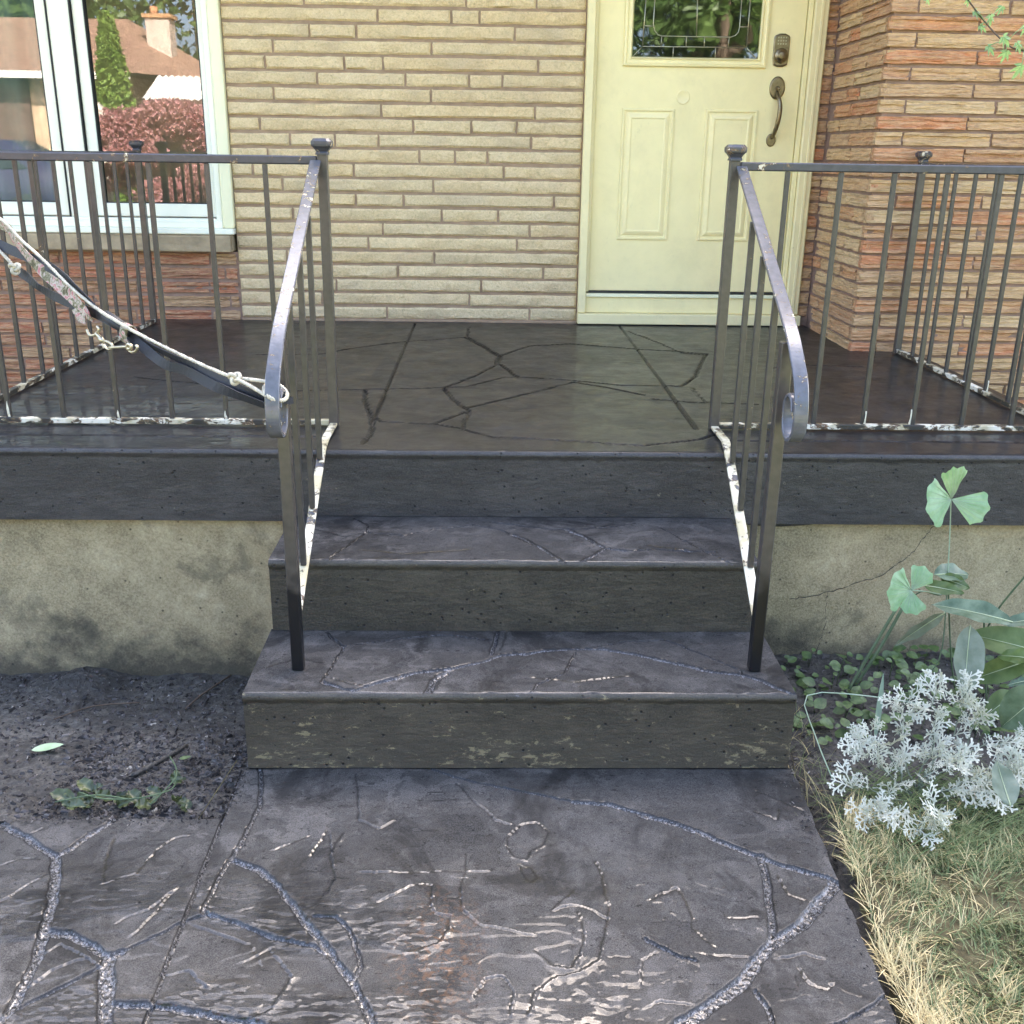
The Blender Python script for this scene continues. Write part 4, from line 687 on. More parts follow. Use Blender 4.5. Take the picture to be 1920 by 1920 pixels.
# deadbolt with key pad dots
db = empty('deadbolt', (0, 0, 0), parent=door)
bm = bmesh.new(); cx, cz = 1.252, 1.730
pts = [(-.030, -.058), (-.012, -.066), (.012, -.066), (.030, -.058), (.034, -.03), (.034, .05), (.030, .058), (.012, .066), (-.012, .066), (-.030, .058), (-.034, .05), (-.034, -.03)]
V = [(cx+x*a, yd-h, cz+z*a) for h, a in ((0, 1), (.006, 1), (.009, .9)) for x, z in pts]; n = len(pts)
F = [(k*n+j, k*n+(j+1) % n, (k+1)*n+(j+1) % n, (k+1)*n+j) for k in range(2) for j in range(n)]+[tuple(range(2*n, 3*n))]; bm.free()
mesh_obj('plate', V, F, MAT['brass'], db)
V, F = lathe([(.030, .009), (.030, .016), (.026, .02), (.018, .021), (.017, .028), (.012, .030)], 24, 'y', (cx, yd, cz-.022)); mesh_obj('cylinder', V, F, MAT['brass'], db, True)
parts = []
for r in range(3):
    for c in range(4): parts.append(lathe([(.0034, .009), (.003, .0115)], 8, 'y', (cx-.0165+c*.011, yd, cz+.050-r*.0125)))
V, F = join_data(parts); mesh_obj('button_rows', V, F, MAT['came'], db)
hd = empty('door_handle', (0, 0, 0), parent=door)
def oval(cx, cz, rx, rz, h):
    V = []; F = []; k = 28
    for s, hh in ((1, 0), (1, .004), (.86, h), (.8, h)):
        for j in range(k): a = 2*math.pi*j/k; V.append((cx+rx*s*math.cos(a), yd-hh, cz+rz*s*math.sin(a)))
    for q in range(3): F += [(q*k+j, q*k+(j+1) % k, (q+1)*k+(j+1) % k, (q+1)*k+j) for j in range(k)]
    F.append(tuple(range(3*k, 4*k))); return V, F
V, F = oval(1.250, 1.580, .034, .047, .008); mesh_obj('plate', V, F, MAT['brass'], hd, True)
V, F = oval(1.243, 1.366, .021, .027, .007); mesh_obj('plate', V, F, MAT['brass'], hd, True)
tube('grip', smooth_path([(1.250, yd-.006, 1.565), (1.250, yd-.022, 1.552), (1.254, yd-.042, 1.53), (1.258, yd-.052, 1.495), (1.256, yd-.05, 1.45), (1.250, yd-.036, 1.405), (1.246, yd-.018, 1.382), (1.244, yd-.006, 1.374)], 4), [.006+.004*math.sin(i/28*math.pi) for i in range(29)], MAT['brass'], hd, 10)
tube('thumb_latch', [(1.250, yd-.006, 1.583), (1.250, yd-.03, 1.580), (1.250, yd-.036, 1.572)], [.006, .0045, .006], MAT['brass'], hd)
# door frame
df = empty('door_frame', (0, 0, 0), parent=house)
box('casing', .4098, .446, 4.772, 4.86, .604, 2.60, MAT['trim'], df, .004); box('stop', .4465, .4585, 4.795, 4.86, .70, 2.58, MAT['trim'], df, .002)
box('stop', 1.3525, 1.372, 4.798, 4.86, .70, 2.58, MAT['door'], df, .002); box('casing', 1.3735, 1.4345, 4.778, 4.86, .604, 2.60, MAT['trim'], df, .005)
box('casing_bead', 1.398, 1.412, 4.772, 4.7785, .604, 2.60, MAT['trim'], df, .002)
box('head', .4465, 1.373, 4.79, 4.86, 2.565, 2.60, MAT['trim'], df, .003)
box('weather_strip', .4595, 1.352, 4.80, 4.86, .6965, .702, MAT['seal'], df, 0)
box('threshold', .447, 1.373, 4.788, 4.87, .676, .692, MAT['casing'], df, .002)
box('kick_board', .447, 1.373, 4.798, 4.86, .604, .675, MAT['door'], df, .002)
box('door_sill', .409, 1.442, 4.755, 4.86, .557, .603, MAT['trim'], df, .004, 2)
box('head_panel', .4098, 1.4345, 4.80, 4.86, 2.602, 2.62, MAT['trim'], df, 0)

# ------------------------------------------------------------------ railings
def cap(name, x, y, z, m, parent):
    k = 4; V = []; F = []
    pr = [(.0165, .0), (.0165, .004), (.0145, .008), (.020, .016), (.0255, .021), (.0265, .026), (.0265, .033), (.020, .040), (.0, .041)]
    ring = []
    for r, h in pr:
        c = r*.78 if r > .018 else r
        P = [(r, -c*.8), (r, c*.8), (c*.8, r), (-c*.8, r), (-r, c*.8), (-r, -c*.8), (-c*.8, -r), (c*.8, -r)]
        for a, b in P: V.append((x+a, y+b, z+h))
    for q in range(len(pr)-1): F += [(q*8+j, q*8+(j+1) % 8, (q+1)*8+(j+1) % 8, (q+1)*8+j) for j in range(8)]
    return mesh_obj(name, V, F, m, parent)
def flat_sweep(P, w, t, nx=(1, 0, 0)):
    """flat bar bent in the y-z plane"""
    P = [Vector(p) for p in P]; V = []; F = []; N = len(P)
    for i, p in enumerate(P):
        T = (P[min(i+1, N-1)]-P[max(i-1, 0)]).normalized(); X = Vector(nx); U = T.cross(X).normalized()
        c = .0018
        for a, b in ((-w/2+c, -t/2), (w/2-c, -t/2), (w/2, -t/2+c), (w/2, t/2-c), (w/2-c, t/2), (-w/2+c, t/2), (-w/2, t/2-c), (-w/2, -t/2+c)): V.append(p+X*a+U*b)
    for i in range(N-1): F += [(i*8+j, i*8+(j+1) % 8, (i+1)*8+(j+1) % 8, (i+1)*8+j) for j in range(8)]
    F += [tuple(reversed(range(8))), tuple(range((N-1)*8, N*8))]; return V, F
YR = 2.855; ZB = .5545
def railing(side, xp, xe, yend, nb, ns, label):
    R = empty('railing', (xp, YR, ZB), label, 'railing'); R.location = (0, 0, 0)
    dr = 1 if xe > xp else -1; I, IP = MAT['iron'], MAT['iron_post']
    corners = [(xp, YR), (xe, YR), (xe, yend)]
    for (x, y) in corners:
        p = bar('post', (x, y, .555), (x, y, 1.285), .026, .026, IP, R, .002); cap('post_cap', x, y, 1.284, MAT['iron_chip'], R)
    # top rails: moulded channel
    def toprail(p0, p1):
        bm = bmesh.new(); add_bar(bm, p0, p1, .024 if p0[1] != p1[1] else .020, .022, .003, (1, 0, 0) if p0[1] != p1[1] else (0, 1, 0)); return bm_obj('top_rail', bm, MAT['iron_chip'], R)
    toprail((xp+dr*.0135, YR, 1.270), (xe-dr*.0135, YR, 1.270)); toprail((xe, YR+.0135, 1.270), (xe, yend-.0135, 1.270))
    def botrail(p0, p1, s): bm = bmesh.new(); add_bar(bm, p0, p1, .020, .015, .0015, s); return bm_obj('bottom_rail', bm, MAT['iron_peel'], R)
    botrail((xp+dr*.0135, YR, .5655), (xe-dr*.0135, YR, .5655), (0, 1, 0)); botrail((xe, YR+.0135, .5655), (xe, yend-.0135, .5655), (1, 0, 0))
    for i in range(1, nb): x = xp+(xe-xp)*i/nb; bar('baluster', (x, YR, .572), (x+.001*random.uniform(-1, 1), YR, 1.2585), .0125, .0125, I, R)
    for i in range(1, ns): y = YR+(yend-YR)*i/ns; bar('baluster', (xe, y, .572), (xe, y, 1.2585), .0125, .0125, I, R)
    # stair flight
    y0 = 2.091; sl_ = .417
    bar('post', (xp+dr*-.0+(.012 if side < 0 else -.036), y0, .187), (xp+(.012 if side < 0 else -.036), y0, .938), .026, .026, MAT['stair_post'], R, .002)
    xf = xp+(.012 if side < 0 else -.036); shp = (0 if side < 0 else 0)
    botz = lambda y: .563 if y > 2.60 else .311+.487*(y-2.1)
    P = [(xp, YR-.014, .563), (xp, 2.70, .563), (lerp(xp, xf, .3), 2.62, .562), (lerp(xp, xf, .35), 2.598, .556)]+[(lerp(xp, xf, .35+.65*t), lerp(2.575, y0+.013, t), botz(lerp(2.575, y0+.013, t))) for t in np.linspace(0, 1, 9)]
    V, F = flat_sweep(P, .021 if side < 0 else .023, .008); mesh_obj('bottom_rail', V, F, MAT['iron_stair'], R)
    xt = -.455 if side < 0 else .665; xb = -.420 if side < 0 else .617
    topz = lambda y: 1.272-sl_*(YR-y)
    for i in range(1, 4):
        y = (2.565, 2.405, 2.235)[i-1]; x = lerp(xp, xf, i/4); bar('baluster', (x, y, botz(y)+.004), (x, y, topz(y)-.005), .0135, .0135, I, R)
    Pyz = [(YR-.012, topz(YR-.012))]+[(y, topz(y)) for y in (2.7, 2.5, 2.3, 2.15)]+[(2.08, .946), (2.035, .918), (1.995, .882), (1.972, .84), (1.966, .80), (1.976, .769), (2.003, .754), (2.034, .764), (2.050, .794), (2.045, .825), (2.023, .842), (2.0, .836), (1.990, .815)]
    Pc = smooth_path([(lerp(xt, xb, min(1, (YR-y)/(YR-2.03))), y, z) for y, z in Pyz], 5)
    V, F = flat_sweep(Pc, .0285, .0085); mesh_obj('handrail', V, F, MAT['hand'], R, False)
    return R
rl = railing(-1, -.437, -1.500, 4.670, 7, 12, 'black iron railing on the left side of the steps with rope tied to its scroll')
rr = railing(1, .647, 1.650, 4.105, 7, 8, 'black iron railing right of the steps, in front of the door and orange stone')
# loose paint curls at the feet of some balusters
def flake(R, p, h, w_):
    V = []; n = 5
    for i in range(n): t = i/(n-1); V += [(p[0]-w_*(1-.5*t), p[1]-.007-.006*math.sin(t*3), p[2]+h*t), (p[0]+w_*(1-t*.8)*random.uniform(.5, 1.2), p[1]-.008-.004*t, p[2]+h*t)]
    return mesh_obj('paint_flake', V, [(2*i, 2*i+1, 2*i+3, 2*i+2) for i in range(n-1)], MAT['rope'] if False else FLAKE, R)
FLAKE = simple('cream paint flake', (.72, .68, .52), .7)
for R, P in ((rl, [(-1.5, 3.05, .575), (-1.345, YR, .575), (-1.04, YR, .575), (-.74, YR, .575)]), (rr, [(.79, YR, .575), (1.08, YR, .575), (1.64, 3.3, .575), (1.21, YR, .575)])):
    for p in P: flake(R, p, random.uniform(.02, .05), .004)

# ------------------------------------------------------------------ rope, webbing and clips tied between the scroll and the corner post
def twisted(name, P, r, m, parent=None):
    P = smooth_path(P, 14); P, T, N = frames(P); parts = []; s = 0
    acc = [0.0]
    for i in range(1, len(P)): acc.append(acc[-1]+(P[i]-P[i-1]).length)
    for k in range(3):
        Q = []
        for p, t, n, a in zip(P, T, N, acc):
            ang = a*2*math.pi/.020+k*2.094; b = t.cross(n); Q.append(p+(n*math.cos(ang)+b*math.sin(ang))*r*.5)
        parts.append(tube_data(Q, r*.58, 6))
    V, F = join_data(parts); return mesh_obj(name, V, F, m, parent, True)
def knot(c, r, parent):
    c = Vector(c); P = []
    for i in range(34):
        t = i/33*2*math.pi*1.0; P.append(c+Vector(((math.sin(t)+2*math.sin(2*t))*r*.34, -math.sin(3*t)*r*.34, (math.cos(t)-2*math.cos(2*t))*r*.34)))
    V, F = tube_data(P, r*.34, 8); return mesh_obj('knot', V, F, MAT['rope'], parent, True)
corner = (-1.5, 2.845, 1.20)
rope = empty('rope', (0, 0, 0), 'thin white twisted rope stretched from the left handrail scroll with two knots', 'rope')
main = [Vector(corner)]+[Vector(p) for p in ROPE_MAIN[1:]]
twisted('strand', main, .0040, MAT['rope'], rope); knot(ROPE_MAIN[-1], .012, rope)
for P in ROPE_TAILS[:2]: twisted('strand', [Vector(p) for p in P], .0040, MAT['rope'], rope)
e0 = Vector(ROPE_TAILS[0][-1]); lo = []
for i in range(26): a = i/25*2*math.pi*1.15; lo.append((-.420+.0205*math.cos(a+2.8)*1.0, 2.008+.040*math.sin(a+2.8), e0.z+.004+.012*math.cos(a)))
twisted('scroll_loop', lo, .0042, MAT['rope'], rope)
twisted('strand', [Vector((-1.5, 2.84, 1.15))]+[Vector(p) for p in ROPE_TAILS[2]], .0040, MAT['rope'], rope); knot(ROPE_TAILS[2][-1], .013, rope)
lo = []
for i in range(40): a = i/39*2*math.pi*2; lo.append((-1.5+.0175*math.cos(a), 2.855+.0175*math.sin(a), 1.19+.012*i/39))
twisted('post_loop', lo, .0042, MAT['rope'], rope)
def ribbon(name, P, tw, w_, m, parent, sub=6):
    Q = smooth_path(P, sub); Q, T, N = frames(Q); V = []; F = []; n = len(Q); view = Vector((0, -1, .15)).normalized()
    for i, (p, t) in enumerate(zip(Q, T)):
        f = i/(n-1)*(len(tw)-1); k = min(int(f), len(tw)-2); a = lerp(tw[k], tw[k+1], f-k)
        up_ = (view.cross(t)).normalized(); nn = t.cross(up_).normalized(); d = up_*math.cos(a)+nn*math.sin(a); o = d.cross(t).normalized()*.0008
        V += [p-d*w_/2-o, p+d*w_/2-o, p+d*w_/2+o, p-d*w_/2+o]
    for i in range(n-1):
        for j in range(4): F.append((i*4+j, i*4+(j+1) % 4, i*4+4+(j+1) % 4, i*4+4+j))
    return mesh_obj(name, V, F, m, parent, False)
leash = empty('leash', (0, 0, 0), 'black nylon webbing strap twisted around the white rope beside the left railing', 'leash')
for i, (w_, P, tw) in enumerate(STRAPS[:3]):
    P = [Vector(p) for p in P]
    if i == 0: P[0] = Vector((-1.49, 2.83, 1.16))
    ribbon('webbing', P, [q*.8 for q in tw], w_*1.6, MAT['strap'], leash)
P = [Vector(p) for p in STRAPS[0][1][-2:]]; V, F = tube_data([P[0]+Vector((0, .004, 0)), (P[0]+P[1])/2, P[1]+Vector((.02, -.008, -.012))], [.012, .0135, .012], 12); mesh_obj('wrapped_coil', V, F, MAT['strap'], leash, True)
e = Vector(STRAPS[1][1][-1]); lo = [e, Vector((-.425, 2.012, e.z+.012)), Vector((-.398, 2.022, e.z+.008)), Vector((-.397, 2.045, e.z+.004)), Vector((-.44, 2.05, e.z+.0))]
ribbon('webbing', lo, [0, 0], .014, MAT['strap'], leash)
collar = empty('collar', (0, 0, 0), 'pink and green camouflage pet collar hanging from the rope with brass clips', 'collar')
P = [Vector(p) for p in STRAPS[3][1]]; P[0] = Vector((-1.47, 2.82, 1.13)); ribbon('webbing', P, STRAPS[3][2], .027, MAT['camo'], collar)
ribbon('webbing', [Vector(p) for p in CAMO_TAIL], [.1, .3], .02, MAT['camo'], collar)
a, b = Vector(COLLAR[0]), Vector(COLLAR[1]); c = (a+b)/2; ax = (Vector(ROPE_MAIN[13-1])-Vector(ROPE_MAIN[11-1])).normalized(); u = Vector((0, 1, .2)); u = (u-ax*u.dot(ax)).normalized(); v = ax.cross(u); V = []; F = []; k = 24
for hh, rr_ in ((-.013, .0190), (.013, .0190), (.013, .0170), (-.013, .0170)):
    for j in range(k): an = 2*math.pi*j/k; V.append(c+ax*hh+u*math.cos(an)*rr_*.8+v*math.sin(an)*rr_*1.25)
for q in range(4): F += [(q*k+j, q*k+(j+1) % k, ((q+1) % 4)*k+(j+1) % k, ((q+1) % 4)*k+j) for j in range(k)]
mesh_obj('collar_loop', V, F, MAT['camo'], collar, True)
clip = empty('snap_clip', (0, 0, 0), 'pair of worn brass snap hooks linked together under the rope', 'snap clip')
for i, P in enumerate(HOOKS): tube('hook', smooth_path([Vector(p) for p in P], 5), [.0034, .0044, .0030, .0036, .0040, .0032][i], MAT['metal'], clip, 8)
tube('barrel', [Vector(HOOKS[1][1])-Vector((0, .002, 0)), Vector(HOOKS[1][2])], .0060, MAT['metal'], clip, 10)

# ------------------------------------------------------------------ soil beds
def soilz(X, Y):
    L = lerp(-.03, -.125, np.clip((Y-1.8)/.8, 0, 1)); Rr = lerp(-.045, -.05, np.clip((Y-1.7)/.9, 0, 1))-.035*np.exp(-np.abs(X-.70)/.05)
    z = np.where(X < 0, L-.02*np.exp(-np.abs(X+.55)/.05)*(Y < 1.98), Rr)
    z = z+.030*np.exp(-((X+1.12)**2/.006+(Y-2.60)**2/.006))+.02*np.exp(-((X+.62)**2/.006+(Y-1.93)**2/.004))
    return z+.020*(fbm(X*6, Y*6, 4)-.5)+.016*(np.abs(fbm(X*24, Y*24, 4)-.5))+.009*(fbm(X*60, Y*60, 3)-.5)
def sheet(name, x0, x1, y0, y1, st, m, parent=None, fz=soilz):
    nx = int((x1-x0)/st)+1; ny = int((y1-y0)/st)+1; X, Y = np.meshgrid(np.linspace(x0, x1, nx), np.linspace(y0, y1, ny)); Z = fz(X, Y); V = np.stack([X, Y, Z], -1).reshape(-1, 3)
    return mesh_obj(name, V, [(r*nx+c, r*nx+c+1, (r+1)*nx+c+1, (r+1)*nx+c) for r in range(ny-1) for c in range(nx-1)], m, parent, True)
so = tag(sheet('soil', -2.6, -.5405, 1.77, 2.66, .0065, MAT['soil']), None, None, None, 'structure')
so2 = tag(sheet('soil', .655, 2.4, 1.0, 2.66, .009, MAT['soil']), None, None, None, 'structure')
so3 = tag(sheet('soil', -5, -1.5, 2.661, 4.85, .05, MAT['soil'], None, lambda X, Y: -.13+.03*(fbm(X*6, Y*6, 4)-.5)), None, None, None, 'structure')
gr = mesh_obj('ground', [(-400, -400, -.16), (400, -400, -.16), (400, 400, -.16), (-400, 400, -.16)], [(0, 1, 2, 3)], MAT['far_lawn']); tag(gr, kind='structure')
# front yard lawn behind the camera, street
ya = box('front_yard', -12, -.545, -7.0, -.001, -.15, -.03, MAT['far_lawn'], None, 0); tag(ya, kind='structure')
yb = box('front_yard', .70, 12, -7.0, .60, -.15, -.03, MAT['far_lawn'], None, 0); tag(yb, kind='structure')
st_ = box('street', -60, 60, -12.5, -7.6, -.155, -.10, MAT['asphalt'], None, 0); tag(st_, kind='structure')
# chips, crumbs and bark bits (uncountable)
V = []; F = []
def chip(x, y, z, s):
    b = len(V); a = random.uniform(0, 6.28); ca, sa = math.cos(a), math.sin(a); l, w_, h = s*random.uniform(.8, 2.2), s*random.uniform(.4, .8), s*random.uniform(.15, .6)
    tx, ty = random.uniform(-.4, .4), random.uniform(-.4, .4)
    for px, py, pz in ((-l, -w_*.6, 0), (l*.8, -w_, 0), (l, w_*.7, 0), (-l*.7, w_, 0), (-l*.5, -w_*.3, h), (l*.5, -w_*.4, h), (l*.4, w_*.4, h*.8)):
        V.append((x+(px*ca-py*sa)*.5, y+(px*sa+py*ca)*.5, z+pz+px*tx*.3+py*ty*.3))
    F.extend([(b, b+1, b+5, b+4), (b+1, b+2, b+6, b+5), (b+2, b+3, b+6), (b+3, b, b+4), (b+3, b+4, b+6), (b+4, b+5, b+6)])
XY = [(random.uniform(-1.6, -.56), random.uniform(1.8, 2.62)) for _ in range(9000)]+[(random.uniform(-.95, -.56), random.uniform(1.82, 2.25)) for _ in range(4000)]+[(random.uniform(.69, 1.7), random.uniform(1.72, 2.62)) for _ in range(4500)]
A = np.array(XY); ZZ = soilz(A[:, 0], A[:, 1])
for _ in range(420):
    x, y, z_ = random.choice([(random.uniform(-1.2, -.56), 1.79-abs(random.gauss(0, .012)), .001), (random.uniform(.64, .685), random.uniform(1.15, 1.97), .001), (-.54+abs(random.gauss(0, .010)), random.uniform(1.8, 1.97), .001)])
    if x < walk_right(y)-.002: chip(x, y, z_, random.uniform(.0015, .005))
for (x, y), z in zip(XY, ZZ): chip(x, y, float(z), .003+.012*random.random()**6)
tag(mesh_obj('soil_crumbs', V, F, MAT['chips']), 'dark soil crumbs, bark chips and small stones scattered over both beds', 'debris', None, 'stuff')
def twig(name, P, r, m, label, cat='twig'):
    V, F = tube_data(smooth_path(P, 3), r, 6); return tag(mesh_obj(name, V, F, m, None, True), label, cat)
def gz(x, y): return float(soilz(np.array([x]), np.array([y]))[0])
twig('twig', [(-.80, 2.02, gz(-.8, 2.02)+.008), (-.76, 2.08, gz(-.76, 2.08)+.006), (-.72, 2.17, gz(-.72, 2.17)+.006)], .0055, MAT['soil'], 'thick dark stick lying on the soil left of the bottom step')
twig('twig', [(-.79, 2.40, gz(-.79, 2.4)+.006), (-.77, 2.48, gz(-.77, 2.48)+.008), (-.72, 2.60, gz(-.72, 2.6)+.02)], .0028, MAT['bark'], 'thin pale curved twig leaning near the foundation left of the steps')
twig('twig', [(-1.10, 2.32, gz(-1.1, 2.32)+.006), (-1.03, 2.40, gz(-1.03, 2.4)+.008), (-.92, 2.43, gz(-.92, 2.43)+.006)], .0022, MAT['bark'], 'long thin root lying across the middle of the left soil bed')
twig('twig', [(-.60, 1.83, gz(-.6, 1.83)+.01), (-.565, 1.90, .012), (-.545, 1.96, .03)], .0011, MAT['thatch'], 'dry brown straw stalk leaning against the corner of the walkway')

# ------------------------------------------------------------------ leaves
def leaf_mesh(base, tip, width, kind='ellip', up_=(0, -.6, .8), fold=.25, droop=.12, nt=12, ns=6, wave=.0):
    B, Tp = Vector(base), Vector(tip); a = Tp-B; L = a.length; a.normalize(); u = Vector(up_); n = (u-a*u.dot(a)).normalized(); s = a.cross(n); V = []; F = []
    for i in range(nt+1):
        t = i/nt
        if kind == 'fan':
            for j in range(ns*2+1):
                q = j/ns-1; half = math.asin(min(.985, width/1.75/L))*1.12; ang = q*half
                scal = 1-.10*abs(math.sin(ang/half*math.pi*1.5+.5*1.57))**.7*(t > .55)*((t-.55)/.45) - .12*q*q*t
                rr = L*t*scal; x = rr*math.cos(ang); y = rr*math.sin(ang); h = .10*L*math.sin(t*2.2)*(.5+.5*math.cos(q*1.5))+.016*L*math.sin(q*17)*t+.02*L*abs(q)**3*math.sin(t*9)
                V.append(B+a*x+s*y+n*h)
        else:
            w_ = width/2*(math.sin(math.pi*min(1, t**.85))**.75 if 0 < t < 1 else 0)+.0004
            for j in range(ns*2+1):
                q = j/ns-1; h = abs(q)*w_*fold-droop*L*(t*t)+wave*math.sin(t*16+q*2)*abs(q)
                V.append(B+a*(L*t)+s*(q*w_)+n*h)
    m_ = ns*2+1
    for i in range(nt):
        for j in range(m_-1): F.append((i*m_+j, i*m_+j+1, (i+1)*m_+j+1, (i+1)*m_+j))
    return V, F, (B, a, L, n)
clover = empty('trefoil_plant', (0, 0, 0), 'tall plant with pale green scalloped trefoil leaves against the foundation', 'plant')
for grp, stalk in zip(FANS, FAN_STALKS):
    for b, t, w_ in grp:
        V, F, _ = leaf_mesh(b, t, w_, 'fan', (0, -1, .25), 0, 0, 12, 9); lf = mesh_obj('leaflet', V, F, MAT['fan'], clover, True); ns_ = 19; pr_ = [tube_data([Vector(V[i*ns_+c])+Vector((0, -.0006, 0)) for i in range(0, 12)], [.0009*(1-i/14) for i in range(12)], 4) for c in (2, 5, 7, 9, 11, 13, 16)]; v2, f2 = join_data(pr_); mesh_obj('veins', v2, f2, MAT['stem_pale'], lf, True)
    tube('stalk', smooth_path(stalk, 5), .0015, MAT['stem_pale'], clover, 6)
for r, P in STEMS[:2]: tube('stem', smooth_path(P, 5), r, MAT['stem'], clover, 8)
tube('stem', smooth_path([STEMS[1][1][-1], (STEMS[1][1][-1][0]+.03, 2.28, .30), FAN_STALKS[1][-1], FAN_STALKS[0][-1]], 5), .0018, MAT['stem'], clover, 6)
big = empty('broad_leaf_plant', (0, 0, 0), 'broad leaved plant with large drooping glossy leaves at the right edge', 'plant')
kinds = ['leaf_gloss', 'leaf_under', 'leaf_green']
for k, (b, t, w_, kd) in enumerate(BIG_LEAVES):
    upv = [(0.1, -.55, .85), (0, -1, .2), (.1, -.8, .6)][kd]
    V, F, (B, a, L, n) = leaf_mesh(b, t, w_, 'ellip', upv, .34, [.12, -.08, .20][kd], 14, 5, .003)
    lf = mesh_obj('leaf', V, F, MAT[kinds[kd]], big, True)
    mid = [B+a*(L*q)-n*([.12, -.08, .20][kd]*L*q*q)+n*.0012 for q in np.linspace(.0, .97, 9)]
    tube('midrib', mid, [.0014*(1.1-q) for q in np.linspace(0, 1, 9)], MAT['vein'], lf, 6)
for r, P in STEMS[2:]: tube('stem', smooth_path(P, 4), r, MAT['stem'], big, 6)
# silver lace plant
def lobe_leaf(L, nl, rng):
    """deeply divided woolly leaf, flat ribbons with rounded lobes"""
    V = []; F = []
    def strip(p, d, l, w0, w1, z0, z1):
        b = len(V); s = Vector((-d.y, d.x, 0)); q = p+d*l
        for f_, w_ in ((0, w0), (.55, (w0+w1)/2), (.85, w1*1.15), (1, w1*.55)):
            c = p+d*l*f_; z = lerp(z0, z1, f_); V.append(Vector((c.x, c.y, z))+s*w_/2); V.append(Vector((c.x, c.y, z))-s*w_/2)
        for i in range(3): F.append((b+2*i, b+2*i+1, b+2*i+3, b+2*i+2))
    arch = lambda t: .20*L*math.sin(t*1.9)
    N = 6
    for i in range(N):
        t0, t1 = i/N, (i+1)/N; strip(Vector((L*t0, 0, 0)), Vector((1, 0, 0)), L/N*1.05, .0042*(1-t0*.5)*L/.07, .0042*(1-t1*.5)*L/.07, arch(t0), arch(t1))
    for i in range(nl):
        t = .22+.78*i/nl
        for sg in (-1, 1):
            an = sg*rng.uniform(.5, 1.15); t = min(1, max(.15, t+rng.uniform(-.07, .07))); d = Vector((math.cos(an), math.sin(an), 0)); l = L*(.52-.26*abs(t-.45)*2)*rng.uniform(.6, 1.3); p = Vector((L*t, 0, 0)); z = arch(t)
            strip(p, d, l,   .0032*L/.07, .0052*L/.07, z, z+rng.uniform(-.002, .006))
            for f_, da in ((.45, .8), (.68, -.8), (.85, .6)):
                a2 = an+sg*da; strip(p+d*l*f_, Vector((math.cos(a2), math.sin(a2), 0)), l*rng.uniform(.3, .5), .0030*L/.07, .0048*L/.07, z+.002, z+rng.uniform(-.002, .006))
    me = bpy.data.meshes.new('leaf'); me.from_pydata([tuple(v) for v in V], [], F); me.polygons.foreach_set('use_smooth', [True]*len(F)); me.materials.append(MAT['miller']); me.update(); return me
rng = random.Random(5); LM = [lobe_leaf(.062, rng.choice([2, 3, 4]), rng) for _ in range(12)]
dm = empty('silver_lace_plant', (0, 0, 0), 'silvery white dusty plant with finely cut lacy leaves above the grass', 'plant')
def place_leaf(me, p, d, up_, s, parent):
    d = Vector(d).normalized(); u = Vector(up_); z = (u-d*u.dot(d)).normalized(); y = z.cross(d); o = bpy.data.objects.new('leaf', me); COL.objects.link(o); o.parent = parent
    o.matrix_local = Matrix(((d.x*s, y.x*s, z.x*s, p[0]), (d.y*s, y.y*s, z.y*s, p[1]), (d.z*s, y.z*s, z.z*s, p[2]), (0, 0, 0, 1))); return o
br0 = [((.95, 1.93, -.03), (1.06, 2.0, .10), (1.075, 2.02, .185)), ((.95, 1.93, -.03), (1.08, 1.95, .06), (1.145, 1.93, .105)), ((.95, 1.93, -.03), (.93, 1.99, .08), (.935, 2.01, .155)), ((.93, 1.9, -.03), (.86, 1.9, .05), (.80, 1.92, .10)),
            ((.92, 1.88, -.03), (.83, 1.86, .02), (.775, 1.86, .035)), ((.95, 1.9, -.03), (1.02, 1.86, .04), (1.08, 1.84, .05)), ((.94, 1.87, -.02), (.93, 1.78, .03), (.905, 1.75, .03)), ((.9, 1.86, -.02), (.83, 1.80, .01), (.80, 1.79, .01)),
            ((.95, 1.93, -.03), (1.0, 1.98, .09), (1.0, 2.02, .16)), ((1.0, 1.9, -.03), (1.1, 1.88, .02), (1.15, 1.87, .07)), ((.95, 1.92, -.03), (.97, 1.9, .07), (.99, 1.86, .09))]
branches = list(br0)+[tuple(Vector(p)+Vector((rng.uniform(-.05, .05), rng.uniform(-.04, .04), rng.uniform(-.03, .02)))*(0 if k == 0 else 1) for k, p in enumerate(b)) for b in br0[::3]]
for b in branches:
    P = smooth_path(b, 6); P = [p+Vector((.006*math.sin(i*1.7+len(P)), 0, .005*math.sin(i*1.1))) for i, p in enumerate(P)]; tube('stem', P, [lerp(.0018, .0010, i/(len(P)-1)) for i in range(len(P))], MAT['leaf_under'], dm, 6)
    for i in range(3, len(P)):
        for q in range(2 if i < 9 else 3):
            if rng.random() < .50: continue
            ax = (P[i]-P[i-1]).normalized(); d = ax*.7+Vector((rng.uniform(-1, 1), rng.uniform(-1, .6), rng.uniform(-.5, .7)))*1.1
            place_leaf(rng.choice(LM), P[i], d, (rng.uniform(-.5, .5), -.75, .8), rng.uniform(.45, 1.05), dm)
